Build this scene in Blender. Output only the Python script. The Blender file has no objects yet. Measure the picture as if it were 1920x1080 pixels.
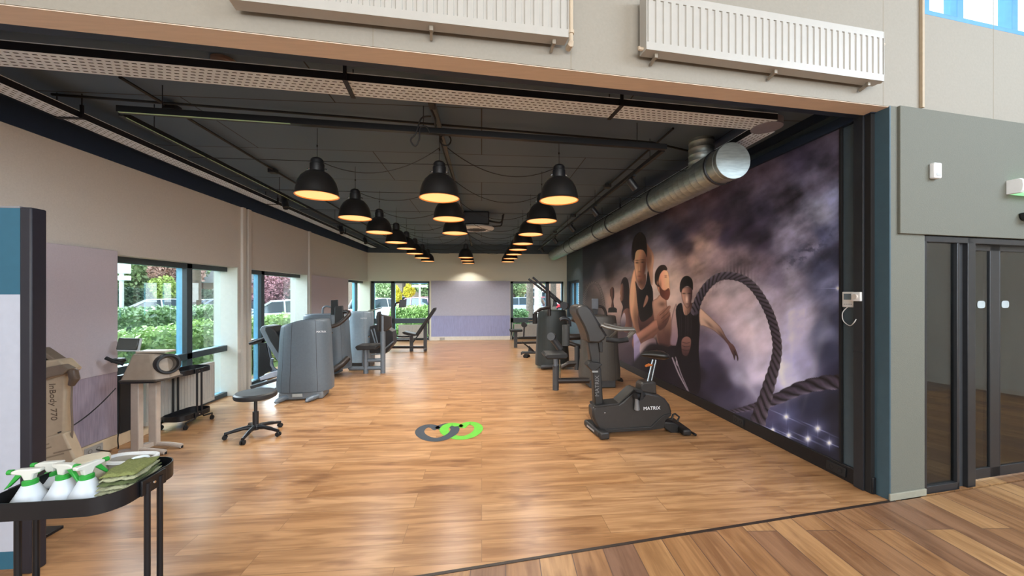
import bpy, math, random
import numpy as np
from mathutils import Vector, Matrix
random.seed(7)
rng = np.random.default_rng(5)
R = math.radians
sc = bpy.context.scene
COL = sc.collection
PI = math.pi

# ------------------------------------------------------------------ camera
FPX, CYH, YAW, EYE = 700.0, 550.0, R(4.65), 1.5
cam_d = bpy.data.cameras.new('camera')
cam_d.sensor_width = 36.0
cam_d.lens = 36.0 * FPX / 1920
cam_d.shift_y = (CYH - 540) / 1920
cam_d.clip_start = 0.05
cam_d.clip_end = 400
cam = bpy.data.objects.new('camera', cam_d)
cam.location = (0, 0, EYE)
cam.rotation_euler = (PI / 2, 0, -YAW)
COL.objects.link(cam)
sc.camera = cam

# ------------------------------------------------------------------ view, world, light
sc.view_settings.view_transform = 'Standard'
sc.view_settings.look = 'None'
sc.view_settings.gamma = 1
sc.view_settings.use_curve_mapping = False
sc.view_settings.exposure = 0.2
sc.cycles.use_denoising = True
sc.cycles.max_bounces = 8
sc.cycles.diffuse_bounces = 5
sc.cycles.sample_clamp_indirect = 4
world = bpy.data.worlds.new('sky')
sc.world = world
world.use_nodes = True
wn = world.node_tree
bg = wn.nodes['Background']
tc = wn.nodes.new('ShaderNodeTexCoord')
sep = wn.nodes.new('ShaderNodeSeparateXYZ')
rmp = wn.nodes.new('ShaderNodeValToRGB')
wn.links.new(tc.outputs['Generated'], sep.inputs[0])
wn.links.new(sep.outputs['Z'], rmp.inputs[0])
rmp.color_ramp.elements[0].color = (0.80, 0.88, 0.93, 1)
rmp.color_ramp.elements[1].color = (0.62, 0.80, 1.0, 1)
wn.links.new(rmp.outputs[0], bg.inputs['Color'])
bg.inputs['Strength'].default_value = 3.2

def light(name, kind, loc, energy, color=(1, 1, 1), rot=(0, 0, 0), parent=None, **kw):
    d = bpy.data.lights.new(name, kind)
    d.energy = energy
    d.color = color
    for k, v in kw.items():
        setattr(d, k, v)
    o = bpy.data.objects.new(name, d)
    o.location = loc
    o.rotation_euler = rot
    COL.objects.link(o)
    if parent:
        o.parent = parent
    return o
light('sun', 'SUN', (0, 0, 20), 1.6, (1, .97, .92), (R(42), R(12), R(25)), angle=R(20))
# added fill light behind the camera, aimed into the room
light('hall_fill', 'AREA', (0.8, -4.6, 2.9), 470, (.95, .98, 1), (R(84), 0, 0), shape='RECTANGLE', size=7, size_y=2.4)
# added area lights outside the left and far windows, standing in for brighter sky
light('sky_fill_left', 'AREA', (-10.5, 14.0, 6.3), 6200, (.82, .92, 1), (0, R(-66), 0), shape='RECTANGLE', size=6, size_y=22)
light('sky_fill_back', 'AREA', (-.3, 19.5, 6.5), 1500, (.92, .97, 1), (R(-58), 0, 0), shape='RECTANGLE', size=10, size_y=4)
light('hall_fill_side', 'AREA', (6.2, -1.0, 4.3), 330, (.72, .86, 1), (R(50), 0, R(60)), shape='RECTANGLE', size=4, size_y=1.6)  # added cool fill that brightens the upper right wall

# ------------------------------------------------------------------ coordinates
cY, sY = math.cos(YAW), math.sin(YAW)
def ray(x, y):
    a = (x - 960) / FPX
    return (a * cY + sY, -a * sY + cY, (CYH - y) / FPX)
def onG(x, y, z=0.0):
    r = ray(x, y); t = (z - EYE) / r[2]
    return Vector((r[0] * t, r[1] * t, z))
def onY(x, y, Y):
    r = ray(x, y); t = Y / r[1]
    return Vector((r[0] * t, Y, EYE + r[2] * t))
def onX(x, y, X):
    r = ray(x, y); t = X / r[0]
    return Vector((X, r[1] * t, EYE + r[2] * t))
def onP(x, y, p, d):
    r = ray(x, y)
    det = -d[0] * r[1] + r[0] * d[1]
    t = (-d[0] * p[1] + p[0] * d[1]) / det
    return Vector((t * r[0], t * r[1], EYE + r[2] * t))
F0 = Vector((2.955, 2.475, 0)); FA = R(7.91)
FD = Vector((math.cos(FA), math.sin(FA), 0)); FN = Vector((-math.sin(FA), math.cos(FA), 0))
R0 = Vector((2.935, 2.534, 0)); R1 = Vector((2.785, 11.745, 0))
RD = (R1 - R0).normalized(); RN = Vector((-RD.y, RD.x, 0))   # RN points into the room (to -X)
def fr(u, n, z):            # frame of the front (header) wall: u to the right, n into the room
    p = F0 + FD * u + FN * n
    return Vector((p.x, p.y, z))
def rw(v, n, z):            # frame of the right wall: v = distance along it, n into the room
    p = R0 + RD * v + RN * n
    return Vector((p.x, p.y, z))

# ------------------------------------------------------------------ materials
def lin(c):
    return c / 12.92 if c <= 0.04045 else ((c + 0.055) / 1.055) ** 2.4
def hx(h):
    h = h.lstrip('#')
    return tuple(lin(int(h[i:i + 2], 16) / 255) for i in (0, 2, 4))
MATS = {}
def mat(name, col, rough=.5, metal=0.0, var=.06, scale=20, bump=0.0, emit=None, estr=0, alpha=1, trans=0, coat=0, stretch=None):
    if name in MATS:
        return MATS[name]
    m = bpy.data.materials.new(name)
    m.use_nodes = True
    nt = m.node_tree
    b = nt.nodes['Principled BSDF']
    c = hx(col) if isinstance(col, str) else col
    b.inputs['Roughness'].default_value = rough
    b.inputs['Metallic'].default_value = metal
    b.inputs['Alpha'].default_value = alpha
    b.inputs['Transmission Weight'].default_value = trans
    b.inputs['Coat Weight'].default_value = coat
    t = nt.nodes.new('ShaderNodeTexCoord')
    mp = nt.nodes.new('ShaderNodeMapping')
    if stretch:
        mp.inputs['Scale'].default_value = stretch
    nt.links.new(t.outputs['Object'], mp.inputs[0])
    n = nt.nodes.new('ShaderNodeTexNoise')
    n.inputs['Scale'].default_value = scale
    n.inputs['Detail'].default_value = 4
    nt.links.new(mp.outputs[0], n.inputs['Vector'])
    r = nt.nodes.new('ShaderNodeValToRGB')
    r.color_ramp.elements[0].position = .3
    r.color_ramp.elements[1].position = .7
    r.color_ramp.elements[0].color = (*[max(0, v * (1 - var)) for v in c], 1)
    r.color_ramp.elements[1].color = (*[min(1, v * (1 + var)) for v in c], 1)
    nt.links.new(n.outputs['Fac'], r.inputs[0])
    nt.links.new(r.outputs[0], b.inputs['Base Color'])
    if bump:
        bp = nt.nodes.new('ShaderNodeBump')
        bp.inputs['Strength'].default_value = bump
        bp.inputs['Distance'].default_value = .01
        nt.links.new(n.outputs['Fac'], bp.inputs['Height'])
        nt.links.new(bp.outputs[0], b.inputs['Normal'])
    if emit:
        b.inputs['Emission Color'].default_value = (*hx(emit), 1)
        b.inputs['Emission Strength'].default_value = estr
    MATS[name] = m
    return m

def plank_mat(name, c1, c2, c3, rot, width, length, rough, grain=1.0, seam=.002):
    m = bpy.data.materials.new(name); m.use_nodes = True
    nt = m.node_tree; N = nt.nodes.new; L = nt.links.new
    b = nt.nodes['Principled BSDF']
    g = N('ShaderNodeNewGeometry')
    mp = N('ShaderNodeMapping'); mp.inputs['Rotation'].default_value = (0, 0, rot)
    L(g.outputs['Position'], mp.inputs[0])
    br = N('ShaderNodeTexBrick')
    br.offset = .37; br.offset_frequency = 2
    br.inputs['Scale'].default_value = 1
    br.inputs['Mortar Size'].default_value = seam
    br.inputs['Mortar Smooth'].default_value = .2
    br.inputs['Brick Width'].default_value = length
    br.inputs['Row Height'].default_value = width
    br.inputs['Color1'].default_value = (0, 0, 0, 1); br.inputs['Color2'].default_value = (1, 1, 1, 1)
    br.inputs['Mortar'].default_value = (.3, .3, .3, 1)
    L(mp.outputs[0], br.inputs['Vector'])
    tone = N('ShaderNodeValToRGB')
    tone.color_ramp.elements[0].color = (*hx(c1), 1); tone.color_ramp.elements[1].color = (*hx(c3), 1)
    e = tone.color_ramp.elements.new(.55); e.color = (*hx(c2), 1)
    L(br.outputs['Color'], tone.inputs[0])
    # grain, offset per plank
    off = N('ShaderNodeVectorMath'); off.operation = 'MULTIPLY_ADD'
    cmb = N('ShaderNodeCombineXYZ')
    L(br.outputs['Color'], cmb.inputs[0]); L(br.outputs['Color'], cmb.inputs[1]); L(br.outputs['Color'], cmb.inputs[2])
    L(cmb.outputs[0], off.inputs[0]); off.inputs[1].default_value = (7, 3, 5)
    L(mp.outputs[0], off.inputs[2])
    st = N('ShaderNodeMapping'); st.inputs['Scale'].default_value = (.9, 9, 1)
    L(off.outputs[0], st.inputs[0])
    n1 = N('ShaderNodeTexNoise'); n1.inputs['Scale'].default_value = 1.7; n1.inputs['Detail'].default_value = 7; n1.inputs['Distortion'].default_value = .9
    L(st.outputs[0], n1.inputs['Vector'])
    st2 = N('ShaderNodeMapping'); st2.inputs['Scale'].default_value = (2.2, 6, 1)
    L(off.outputs[0], st2.inputs[0])
    n2 = N('ShaderNodeTexNoise'); n2.inputs['Scale'].default_value = 1.1; n2.inputs['Detail'].default_value = 3
    L(st2.outputs[0], n2.inputs['Vector'])
    st3 = N('ShaderNodeMapping'); st3.inputs['Scale'].default_value = (5, 90, 1)
    L(mp.outputs[0], st3.inputs[0])
    n3 = N('ShaderNodeTexNoise'); n3.inputs['Scale'].default_value = 1.0; n3.inputs['Detail'].default_value = 3
    L(st3.outputs[0], n3.inputs['Vector'])
    r1 = N('ShaderNodeValToRGB'); r1.color_ramp.elements[0].position = .38; r1.color_ramp.elements[0].color = (.52, .44, .37, 1)
    r1.color_ramp.elements[1].position = .60; r1.color_ramp.elements[1].color = (1.0, 1.0, 1.0, 1)
    L(n1.outputs['Fac'], r1.inputs[0])
    r2 = N('ShaderNodeValToRGB'); r2.color_ramp.elements[0].position = .30; r2.color_ramp.elements[0].color = (.55, .47, .42, 1)
    r2.color_ramp.elements[1].position = .42; r2.color_ramp.elements[1].color = (1, 1, 1, 1)
    L(n2.outputs['Fac'], r2.inputs[0])
    r3 = N('ShaderNodeValToRGB'); r3.color_ramp.elements[0].position = .3; r3.color_ramp.elements[0].color = (.90, .88, .86, 1)
    r3.color_ramp.elements[1].position = .7; r3.color_ramp.elements[1].color = (1.04, 1.04, 1.04, 1)
    L(n3.outputs['Fac'], r3.inputs[0])
    cur = tone.outputs[0]
    for rr, f in ((r1, .55 * grain), (r2, .55 * grain), (r3, 1.0)):
        mx = N('ShaderNodeMix'); mx.data_type = 'RGBA'; mx.blend_type = 'MULTIPLY'
        mx.inputs[0].default_value = min(1, f)
        L(cur, mx.inputs[6]); L(rr.outputs[0], mx.inputs[7]); cur = mx.outputs[2]
    mx = N('ShaderNodeMix'); mx.data_type = 'RGBA'
    L(br.outputs['Fac'], mx.inputs[0]); L(cur, mx.inputs[6]); mx.inputs[7].default_value = (*[v * .55 for v in hx(c1)], 1)
    L(mx.outputs[2], b.inputs['Base Color'])
    b.inputs['Roughness'].default_value = rough
    bp = N('ShaderNodeBump'); bp.inputs['Strength'].default_value = .12; bp.inputs['Distance'].default_value = .002
    L(n3.outputs['Fac'], bp.inputs['Height']); L(bp.outputs[0], b.inputs['Normal'])
    return m

def brick_mat(name, c1, c2, mortar, bw=.22, rh=.065, rotx=True):
    m = bpy.data.materials.new(name); m.use_nodes = True
    nt = m.node_tree; N = nt.nodes.new; L = nt.links.new
    b = nt.nodes['Principled BSDF']; b.inputs['Roughness'].default_value = .85
    g = N('ShaderNodeTexCoord')
    s = N('ShaderNodeSeparateXYZ'); L(g.outputs['Object'], s.inputs[0])
    a = N('ShaderNodeMath'); a.operation = 'ADD'; L(s.outputs[0], a.inputs[0]); L(s.outputs[1], a.inputs[1])
    c = N('ShaderNodeCombineXYZ'); L(a.outputs[0], c.inputs[0]); L(s.outputs[2], c.inputs[1])
    br = N('ShaderNodeTexBrick'); br.inputs['Scale'].default_value = 1
    br.inputs['Brick Width'].default_value = bw; br.inputs['Row Height'].default_value = rh
    br.inputs['Mortar Size'].default_value = .008
    br.inputs['Color1'].default_value = (*hx(c1), 1); br.inputs['Color2'].default_value = (*hx(c2), 1); br.inputs['Mortar'].default_value = (*hx(mortar), 1)
    L(c.outputs[0], br.inputs['Vector']); L(br.outputs['Color'], b.inputs['Base Color'])
    return m

def leaf_mat(name, a, b_, scale=3.0):
    m = bpy.data.materials.new(name); m.use_nodes = True
    nt = m.node_tree; N = nt.nodes.new; L = nt.links.new
    b = nt.nodes['Principled BSDF']; b.inputs['Roughness'].default_value = .6
    g = N('ShaderNodeNewGeometry')
    n = N('ShaderNodeTexNoise'); n.inputs['Scale'].default_value = scale; n.inputs['Detail'].default_value = 5
    L(g.outputs['Position'], n.inputs['Vector'])
    ad = N('ShaderNodeMath'); ad.operation = 'MULTIPLY_ADD'; L(g.outputs['Random Per Island'], ad.inputs[0]); ad.inputs[1].default_value = .5
    L(n.outputs['Fac'], ad.inputs[2])
    r = N('ShaderNodeValToRGB'); r.color_ramp.elements[0].position = .35; r.color_ramp.elements[1].position = .95
    r.color_ramp.elements[0].color = (*hx(a), 1); r.color_ramp.elements[1].color = (*hx(b_), 1)
    L(ad.outputs[0], r.inputs[0]); L(r.outputs[0], b.inputs['Base Color'])
    return m

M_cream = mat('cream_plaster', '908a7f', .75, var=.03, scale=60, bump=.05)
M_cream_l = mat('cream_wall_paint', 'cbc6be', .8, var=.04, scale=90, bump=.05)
M_tan = mat('warm_lit_soffit', 'dccab8', .6, var=.05, scale=6, stretch=(1, 12, 12))  # cream wall underside, with warm floor bounce put into its colour
M_grey = mat('sage_grey_plaster', '67685f', .8, var=.04, scale=160, bump=.25)
M_navy = mat('navy_paint', '1c2d44', .6, var=.05)
M_navy2 = mat('slate_blue_paint', '43525c', .6, var=.05)
M_jamb = mat('petrol_paint', '38505c', .6, var=.05)
M_ceil = mat('charcoal_ceiling_paint', '4b4c4e', .8, var=.08, scale=4, bump=.1)
M_black = mat('black_satin_metal', '1b1c20', .4, .2)
M_blackp = mat('black_plastic', '1e1f22', .45)
M_dark = mat('dark_frame_metal', '2a2c31', .4, .3)
M_white = mat('white_enamel', 'aaa7a1', .4, var=.02)
M_whitep = mat('white_plastic', 'e4e6e8', .4, var=.02)
M_alu = mat('galvanised_steel', 'a4acaa', .42, .85, var=.18, scale=8, stretch=(1, 1, 6))
M_chrome = mat('chrome', 'c8ccd0', .15, 1.0, var=.02)
M_rubber = mat('black_rubber', '141416', .75)
M_lila = mat('lilac_grey_panel', 'c2bac2', .85, var=.04, scale=120, bump=.08)
M_lilb = mat('lilac_board', '9d92a2', .8, var=.16, scale=14, stretch=(8, 8, .5), bump=.1)
M_base = mat('cream_baseboard_paint', 'd6c2a4', .6, var=.03)
M_frame = mat('anthracite_window_frame', '3b464b', .4, .1)
M_frame_skylit = mat('skylit_window_frame', '7fc0e0', .35, .1)  # outer frame half, blue sky light put into its colour
M_cable = mat('black_cable', '141517', .6)
M_paleplaster = mat('white_reveal_paint', 'dfe2da', .7, var=.02)

def glass_mat(name, tint, rough=0.0, gloss=.08, fk=.9):
    m = bpy.data.materials.new(name); m.use_nodes = True
    nt = m.node_tree; nt.nodes.clear(); N = nt.nodes.new; L = nt.links.new
    o = N('ShaderNodeOutputMaterial'); mx = N('ShaderNodeMixShader')
    t = N('ShaderNodeBsdfTransparent'); t.inputs[0].default_value = (*tint, 1)
    g = N('ShaderNodeBsdfGlossy'); g.inputs['Roughness'].default_value = rough
    f = N('ShaderNodeFresnel'); f.inputs[0].default_value = 1.45
    ml = N('ShaderNodeMath'); ml.operation = 'MULTIPLY_ADD'; L(f.outputs[0], ml.inputs[0]); ml.inputs[1].default_value = fk; ml.inputs[2].default_value = gloss
    ml.use_clamp = True
    L(ml.outputs[0], mx.inputs[0]); L(t.outputs[0], mx.inputs[1]); L(g.outputs[0], mx.inputs[2]); L(mx.outputs[0], o.inputs[0])
    return m
M_glass = glass_mat('window_glass', (.95, .98, .98), 0, -.01, .35)
M_dglass = glass_mat('tinted_door_glass', (.62, .66, .67), .02, .05)

# ------------------------------------------------------------------ mesh helpers
ORG = {}
class MB:
    def __init__(s):
        s.v = []; s.f = []; s.m = []; s.curved = False
    def add(s, vs, fs, m=0):
        o = len(s.v)
        s.v += [tuple(v) for v in vs]
        for f in fs:
            s.f.append(tuple(i + o for i in f)); s.m.append(m)
        return s
    def hexa(s, p, m=0):      # 8 points: bottom 4 ccw, top 4 ccw
        return s.add(p, [(3, 2, 1, 0), (4, 5, 6, 7), (0, 1, 5, 4), (1, 2, 6, 5), (2, 3, 7, 6), (3, 0, 4, 7)], m)
    def box(s, c, d, rz=0, m=0, M=None):
        x, y, z = [q / 2 for q in d]
        P = [Vector(q) for q in ((-x, -y, -z), (x, -y, -z), (x, y, -z), (-x, y, -z), (-x, -y, z), (x, -y, z), (x, y, z), (-x, y, z))]
        T = Matrix.Rotation(rz, 3, 'Z') if M is None else M
        return s.hexa([T @ q + Vector(c) for q in P], m)
    def bx(s, x0, x1, y0, y1, z0, z1, m=0):
        return s.box(((x0 + x1) / 2, (y0 + y1) / 2, (z0 + z1) / 2), (abs(x1 - x0), abs(y1 - y0), abs(z1 - z0)), m=m)
    def beam(s, a, b, w, h, m=0, up=(0, 0, 1)):
        a = Vector(a); b = Vector(b); d = (b - a).normalized(); u = Vector(up)
        sd = d.cross(u)
        if sd.length < 1e-4:
            sd = d.cross(Vector((0, 1, 0)))
        sd.normalize(); up2 = sd.cross(d).normalized()
        P = []
        for q in (a, b):
            P.append([q - sd * w / 2 - up2 * h / 2, q + sd * w / 2 - up2 * h / 2, q + sd * w / 2 + up2 * h / 2, q - sd * w / 2 + up2 * h / 2])
        A, B = P
        return s.add(A + B, [(3, 2, 1, 0), (4, 5, 6, 7), (0, 1, 5, 4), (1, 2, 6, 5), (2, 3, 7, 6), (3, 0, 4, 7)], m)
    def tube(s, pts, r, n=10, m=0, caps=True, closed=False):
        s.curved = True
        pts = [Vector(p) for p in pts]; k = len(pts)
        rs = r if isinstance(r, (list, tuple)) else [r] * k
        ring = []; prev = None
        for i, p in enumerate(pts):
            if closed:
                t = pts[(i + 1) % k] - pts[i - 1]
            else:
                t = pts[min(i + 1, k - 1)] - pts[max(i - 1, 0)]
            t.normalize()
            if prev is None:
                u = t.orthogonal().normalized()
            else:
                u = prev - t * prev.dot(t)
                u = t.orthogonal().normalized() if u.length < 1e-6 else u.normalized()
            prev = u; w = t.cross(u)
            ring.append([p + (u * math.cos(2 * PI * j / n) + w * math.sin(2 * PI * j / n)) * rs[i] for j in range(n)])
        vs = [q for rr in ring for q in rr]; fs = []
        for i in range(k if closed else k - 1):
            i2 = (i + 1) % k
            for j in range(n):
                j2 = (j + 1) % n
                fs.append((i * n + j, i * n + j2, i2 * n + j2, i2 * n + j))
        if caps and not closed:
            fs.append(tuple(range(n - 1, -1, -1))); fs.append(tuple((k - 1) * n + j for j in range(n)))
        return s.add(vs, fs, m)
    def cyl(s, a, b, r0, r1=None, n=16, m=0, caps=True):
        return s.tube([a, b], [r0, r0 if r1 is None else r1], n, m, caps)
    def lathe(s, prof, c=(0, 0, 0), n=28, m=0, caps=False, axis=None):
        T = Matrix.Identity(3) if axis is None else Vector((0, 0, 1)).rotation_difference(Vector(axis)).to_matrix()
        s.curved = True
        c = Vector(c); vs = []; fs = []
        for r, z in prof:
            for j in range(n):
                a = 2 * PI * j / n
                vs.append(T @ Vector((r * math.cos(a), r * math.sin(a), z)) + c)
        for i in range(len(prof) - 1):
            for j in range(n):
                j2 = (j + 1) % n
                fs.append((i * n + j, i * n + j2, (i + 1) * n + j2, (i + 1) * n + j))
        if caps:
            fs.append(tuple(range(n - 1, -1, -1))); fs.append(tuple((len(prof) - 1) * n + j for j in range(n)))
        return s.add(vs, fs, m)
    def prism(s, poly, off, m=0):     # poly: world points (planar), extruded by vector off
        k = len(poly); off = Vector(off)
        vs = [Vector(p) for p in poly] + [Vector(p) + off for p in poly]
        fs = [tuple(range(k)), tuple(range(2 * k - 1, k - 1, -1))] + [(i, i + k, (i + 1) % k + k, (i + 1) % k) for i in range(k)]
        return s.add(vs, fs, m)
    def build(s, name, mats, parent=None, bevel=0, ang=35, seg=2):
        me = bpy.data.meshes.new(name)
        o = bpy.data.objects.new(name, me)
        org = Vector((0, 0, 0))
        if parent is not None:
            org = ORG.get(parent.name, Vector((0, 0, 0)))
        me.from_pydata([tuple(Vector(v) - org) for v in s.v], [], s.f)
        me.polygons.foreach_set('material_index', s.m)
        for mm in (mats if isinstance(mats, (list, tuple)) else [mats]):
            me.materials.append(mm)
        me.polygons.foreach_set('use_smooth', [s.curved or ang > 45] * len(me.polygons))
        me.update()
        import bmesh
        bm = bmesh.new(); bm.from_mesh(me); bmesh.ops.recalc_face_normals(bm, faces=bm.faces); bm.to_mesh(me); bm.free()
        me.set_sharp_from_angle(angle=R(ang))
        COL.objects.link(o)
        if parent is not None:
            o.parent = parent; ORG[o.name] = org
        if bevel:
            md = o.modifiers.new('bevel', 'BEVEL'); md.width = bevel; md.segments = seg; md.limit_method = 'ANGLE'; md.angle_limit = R(40)
            md.harden_normals = False
        return o

def thing(name, label, cat, loc=(0, 0, 0), group=None):
    o = bpy.data.objects.new(name, None)
    o.empty_display_size = .1
    o.location = loc
    COL.objects.link(o)
    ORG[o.name] = Vector(loc)
    o['label'] = label; o['category'] = cat
    if group: o['group'] = group
    return o
def tag(o, label, cat, group=None, kind=None):
    o['label'] = label; o['category'] = cat
    if group: o['group'] = group
    if kind: o['kind'] = kind
    return o
def struct(o):
    o['kind'] = 'structure'
    return o
def copy_tree(o, parent=None):
    c = o.copy(); COL.objects.link(c)
    if parent: c.parent = parent
    for ch in list(o.children):
        copy_tree(ch, c)
    return c
def arc(c, r, a0, a1, n, ax='xy'):
    out = []
    for i in range(n + 1):
        a = a0 + (a1 - a0) * i / n
        u, v = r * math.cos(a), r * math.sin(a)
        out.append(Vector((c[0] + u, c[1] + v, c[2])) if ax == 'xy' else (Vector((c[0] + u, c[1], c[2] + v)) if ax == 'xz' else Vector((c[0], c[1] + u, c[2] + v))))
    return out
def smooth(pts, n=6):
    pts = [Vector(p) for p in pts]; out = []
    for i in range(len(pts) - 1):
        p0 = pts[max(i - 1, 0)]; p1 = pts[i]; p2 = pts[i + 1]; p3 = pts[min(i + 2, len(pts) - 1)]
        for j in range(n):
            t = j / n
            out.append(.5 * ((2 * p1) + (-p0 + p2) * t + (2 * p0 - 5 * p1 + 4 * p2 - p3) * t * t + (-p0 + 3 * p1 - 3 * p2 + p3) * t ** 3))
    out.append(pts[-1])
    return out
def text(name, body, size, loc, xdir, ydir, m, parent=None, align='CENTER', ext=.001):
    cu = bpy.data.curves.new(name, 'FONT'); cu.body = body; cu.size = size; cu.extrude = ext
    cu.align_x = align; cu.align_y = 'CENTER'
    x = Vector(xdir).normalized(); y = Vector(ydir); y = (y - x * y.dot(x)).normalized(); z = x.cross(y)
    T = Matrix((x, y, z)).transposed().to_4x4(); T.translation = Vector(loc)
    tmp = bpy.data.objects.new(name, cu); COL.objects.link(tmp)
    dg = bpy.context.evaluated_depsgraph_get()
    me = bpy.data.meshes.new_from_object(tmp.evaluated_get(dg))
    bpy.data.objects.remove(tmp)
    me.transform(T)
    o = bpy.data.objects.new(name, me); COL.objects.link(o)
    me.materials.clear(); me.materials.append(m)
    if parent is not None:
        org = ORG.get(parent.name, Vector((0, 0, 0)))
        me.transform(Matrix.Translation(-org)); o.parent = parent; ORG[o.name] = org
    return o

# ================================================================== STRUCTURE
XL = -3.57; XG = -3.77; YB = 12.05; ZH = 2.78; ZC = 3.07
floor_m = plank_mat('light_oak_laminate', 'ae835a', 'b58b62', 'bc936b', 0, .19, 1.28, .28, 1.35)
hall_m = plank_mat('mixed_oak_planks', '7c5c4a', 'a0764f', 'b88f62', R(90 + 3.7), .19, 1.7, .38, 1.25, .003)
# room floor up to the strip
mb = MB(); zz = -.1
pl = [fr(-7.2, 0, 0), fr(.10, 0, 0), Vector((3.1, YB + .3, 0)), Vector((-4.18, YB + .3, 0))]
mb.prism(pl, (0, 0, -.1)); struct(mb.build('floor', floor_m))
mb = MB()
pl = [fr(-7.2, -.02, 0), Vector((-4.2, -5, 0)), Vector((8.5, -5, 0)), fr(5.6, -.02, 0)]
mb.prism(pl, (0, 0, -.1)); struct(mb.build('floor', hall_m))
mb = MB(); mb.hexa([fr(-7.2, -.02, -.1), fr(.02, -.02, -.1), fr(.02, 0, -.1), fr(-7.2, 0, -.1), fr(-7.2, -.02, .003), fr(.02, -.02, .003), fr(.02, 0, .003), fr(-7.2, 0, .003)])
struct(mb.build('trim_1', mat('dark_floor_strip', '2c211b', .5)))

# ceiling with panel seams
def ceil_mat():
    m = bpy.data.materials.new('charcoal_ceiling_boards'); m.use_nodes = True
    nt = m.node_tree; N = nt.nodes.new; L = nt.links.new; b = nt.nodes['Principled BSDF']
    g = N('ShaderNodeNewGeometry'); br = N('ShaderNodeTexBrick'); br.inputs['Scale'].default_value = 1
    br.offset = .5
    br.inputs['Brick Width'].default_value = 2.4; br.inputs['Row Height'].default_value = 1.06; br.inputs['Mortar Size'].default_value = .006
    br.inputs['Color1'].default_value = (*hx('536578'), 1); br.inputs['Color2'].default_value = (*hx('5a6b7c'), 1); br.inputs['Mortar'].default_value = (*hx('2a2c30'), 1)
    L(g.outputs['Position'], br.inputs['Vector']); L(br.outputs['Color'], b.inputs['Base Color'])
    b.inputs['Roughness'].default_value = .75
    return m
mb = MB(); mb.prism([fr(-7.3, .13, ZC), fr(.3, .13, ZC), Vector((3.4, YB + .3, ZC)), Vector((-4.28, YB + .3, ZC))], (0, 0, .15))
struct(mb.build('ceiling', ceil_mat()))

# left wall: piers, band above the windows, navy band
mb = MB()
mb.bx(XL - .34, XL, 1.0, 3.957, 0, 1.88)
mb.bx(XL - .34, XL, 5.80, 6.10, 0, 1.88)
mb.bx(XL - .34, XL, 8.0, 10.31, 0, 1.88)
mb.bx(XL - .34, XL, 1.0, YB + .34, 1.88, ZH)
mb.bx(XL - .34, XL, -5, 1.0, 0, 5.4)
struct(mb.build('wall_left', M_cream_l))
mb = MB(); mb.bx(XL - .34, XL + .012, 1.0, YB, ZH, ZC)
mb.bx(XL, XL + .05, 1.0, YB, ZC - .10, ZC)
struct(mb.build('trim_2', M_navy))
# steel columns that stand against the left wall
for i, (a, b) in enumerate(((5.86, 5.93), (5.99, 6.06), (8.02, 8.09))):
    mb = MB(); mb.bx(XL, XL + .035, a, b, 0, ZH); struct(mb.build('wall_left_column_casing', M_cream_l))
    o = COL.objects[-1]; o.name = 'trim_%d' % (10 + i)
# back wall
mb = MB()
mb.bx(XL - .3, 3.3, YB, YB + .3, 1.89, ZH)
mb.bx(-1.655, .93, YB, YB + .3, 0, 1.89)
mb.bx(XL - .3, -3.50, YB, YB + .3, 0, 1.89)
mb.bx(2.69, 3.3, YB, YB + .3, 0, 1.89)
struct(mb.build('wall_back', mat('back_wall_paint', 'd8d9c8', .75, var=.03, scale=60)))
mb = MB(); mb.bx(XL - .3, 3.3, YB - .01, YB + .3, ZH, ZC); struct(mb.build('trim_3', M_navy2))
# right wall (slanted a little), with a small window near its far end
mb = MB()
def rbox(mb, v0, v1, n0, n1, z0, z1, m=0):
    return mb.hexa([rw(v0, n0, z0), rw(v1, n0, z0), rw(v1, n1, z0), rw(v0, n1, z0), rw(v0, n0, z1), rw(v1, n0, z1), rw(v1, n1, z1), rw(v0, n1, z1)], m)
rbox(mb, 0, 8.05, -.3, 0, 0, ZC); rbox(mb, 9.42, 9.8, -.3, 0, 0, ZC); rbox(mb, 8.05, 9.42, -.3, 0, 1.89, ZC); rbox(mb, 8.05, 9.42, -.3, 0, 0, .74)
struct(mb.build('wall_right', M_navy2))
mb = MB(); rbox(mb, .02, 7.56, 0, .03, .0, .125); struct(mb.build('baseboard_right', M_black, bevel=.004))
mb = MB(); rbox(mb, .02, 7.56, 0, .045, 2.845, 2.92); rbox(mb, .02, 7.56, 0, .02, 2.99, ZC); struct(mb.build('trim_4', M_navy))
# header wall of the opening (towards the hall)
HB = lambda u: 2.855 + (u + .02) * .0215       # lower edge, as built
mb = MB()
U0, U1 = -7.3, .0
mb.hexa([fr(U0, 0, HB(U0)), fr(U1, 0, HB(U1)), fr(U1, .12, HB(U1)), fr(U0, .12, HB(U0)), fr(U0, 0, 5.2), fr(U1, 0, 5.2), fr(U1, .12, 5.2), fr(U0, .12, 5.2)])
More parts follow.
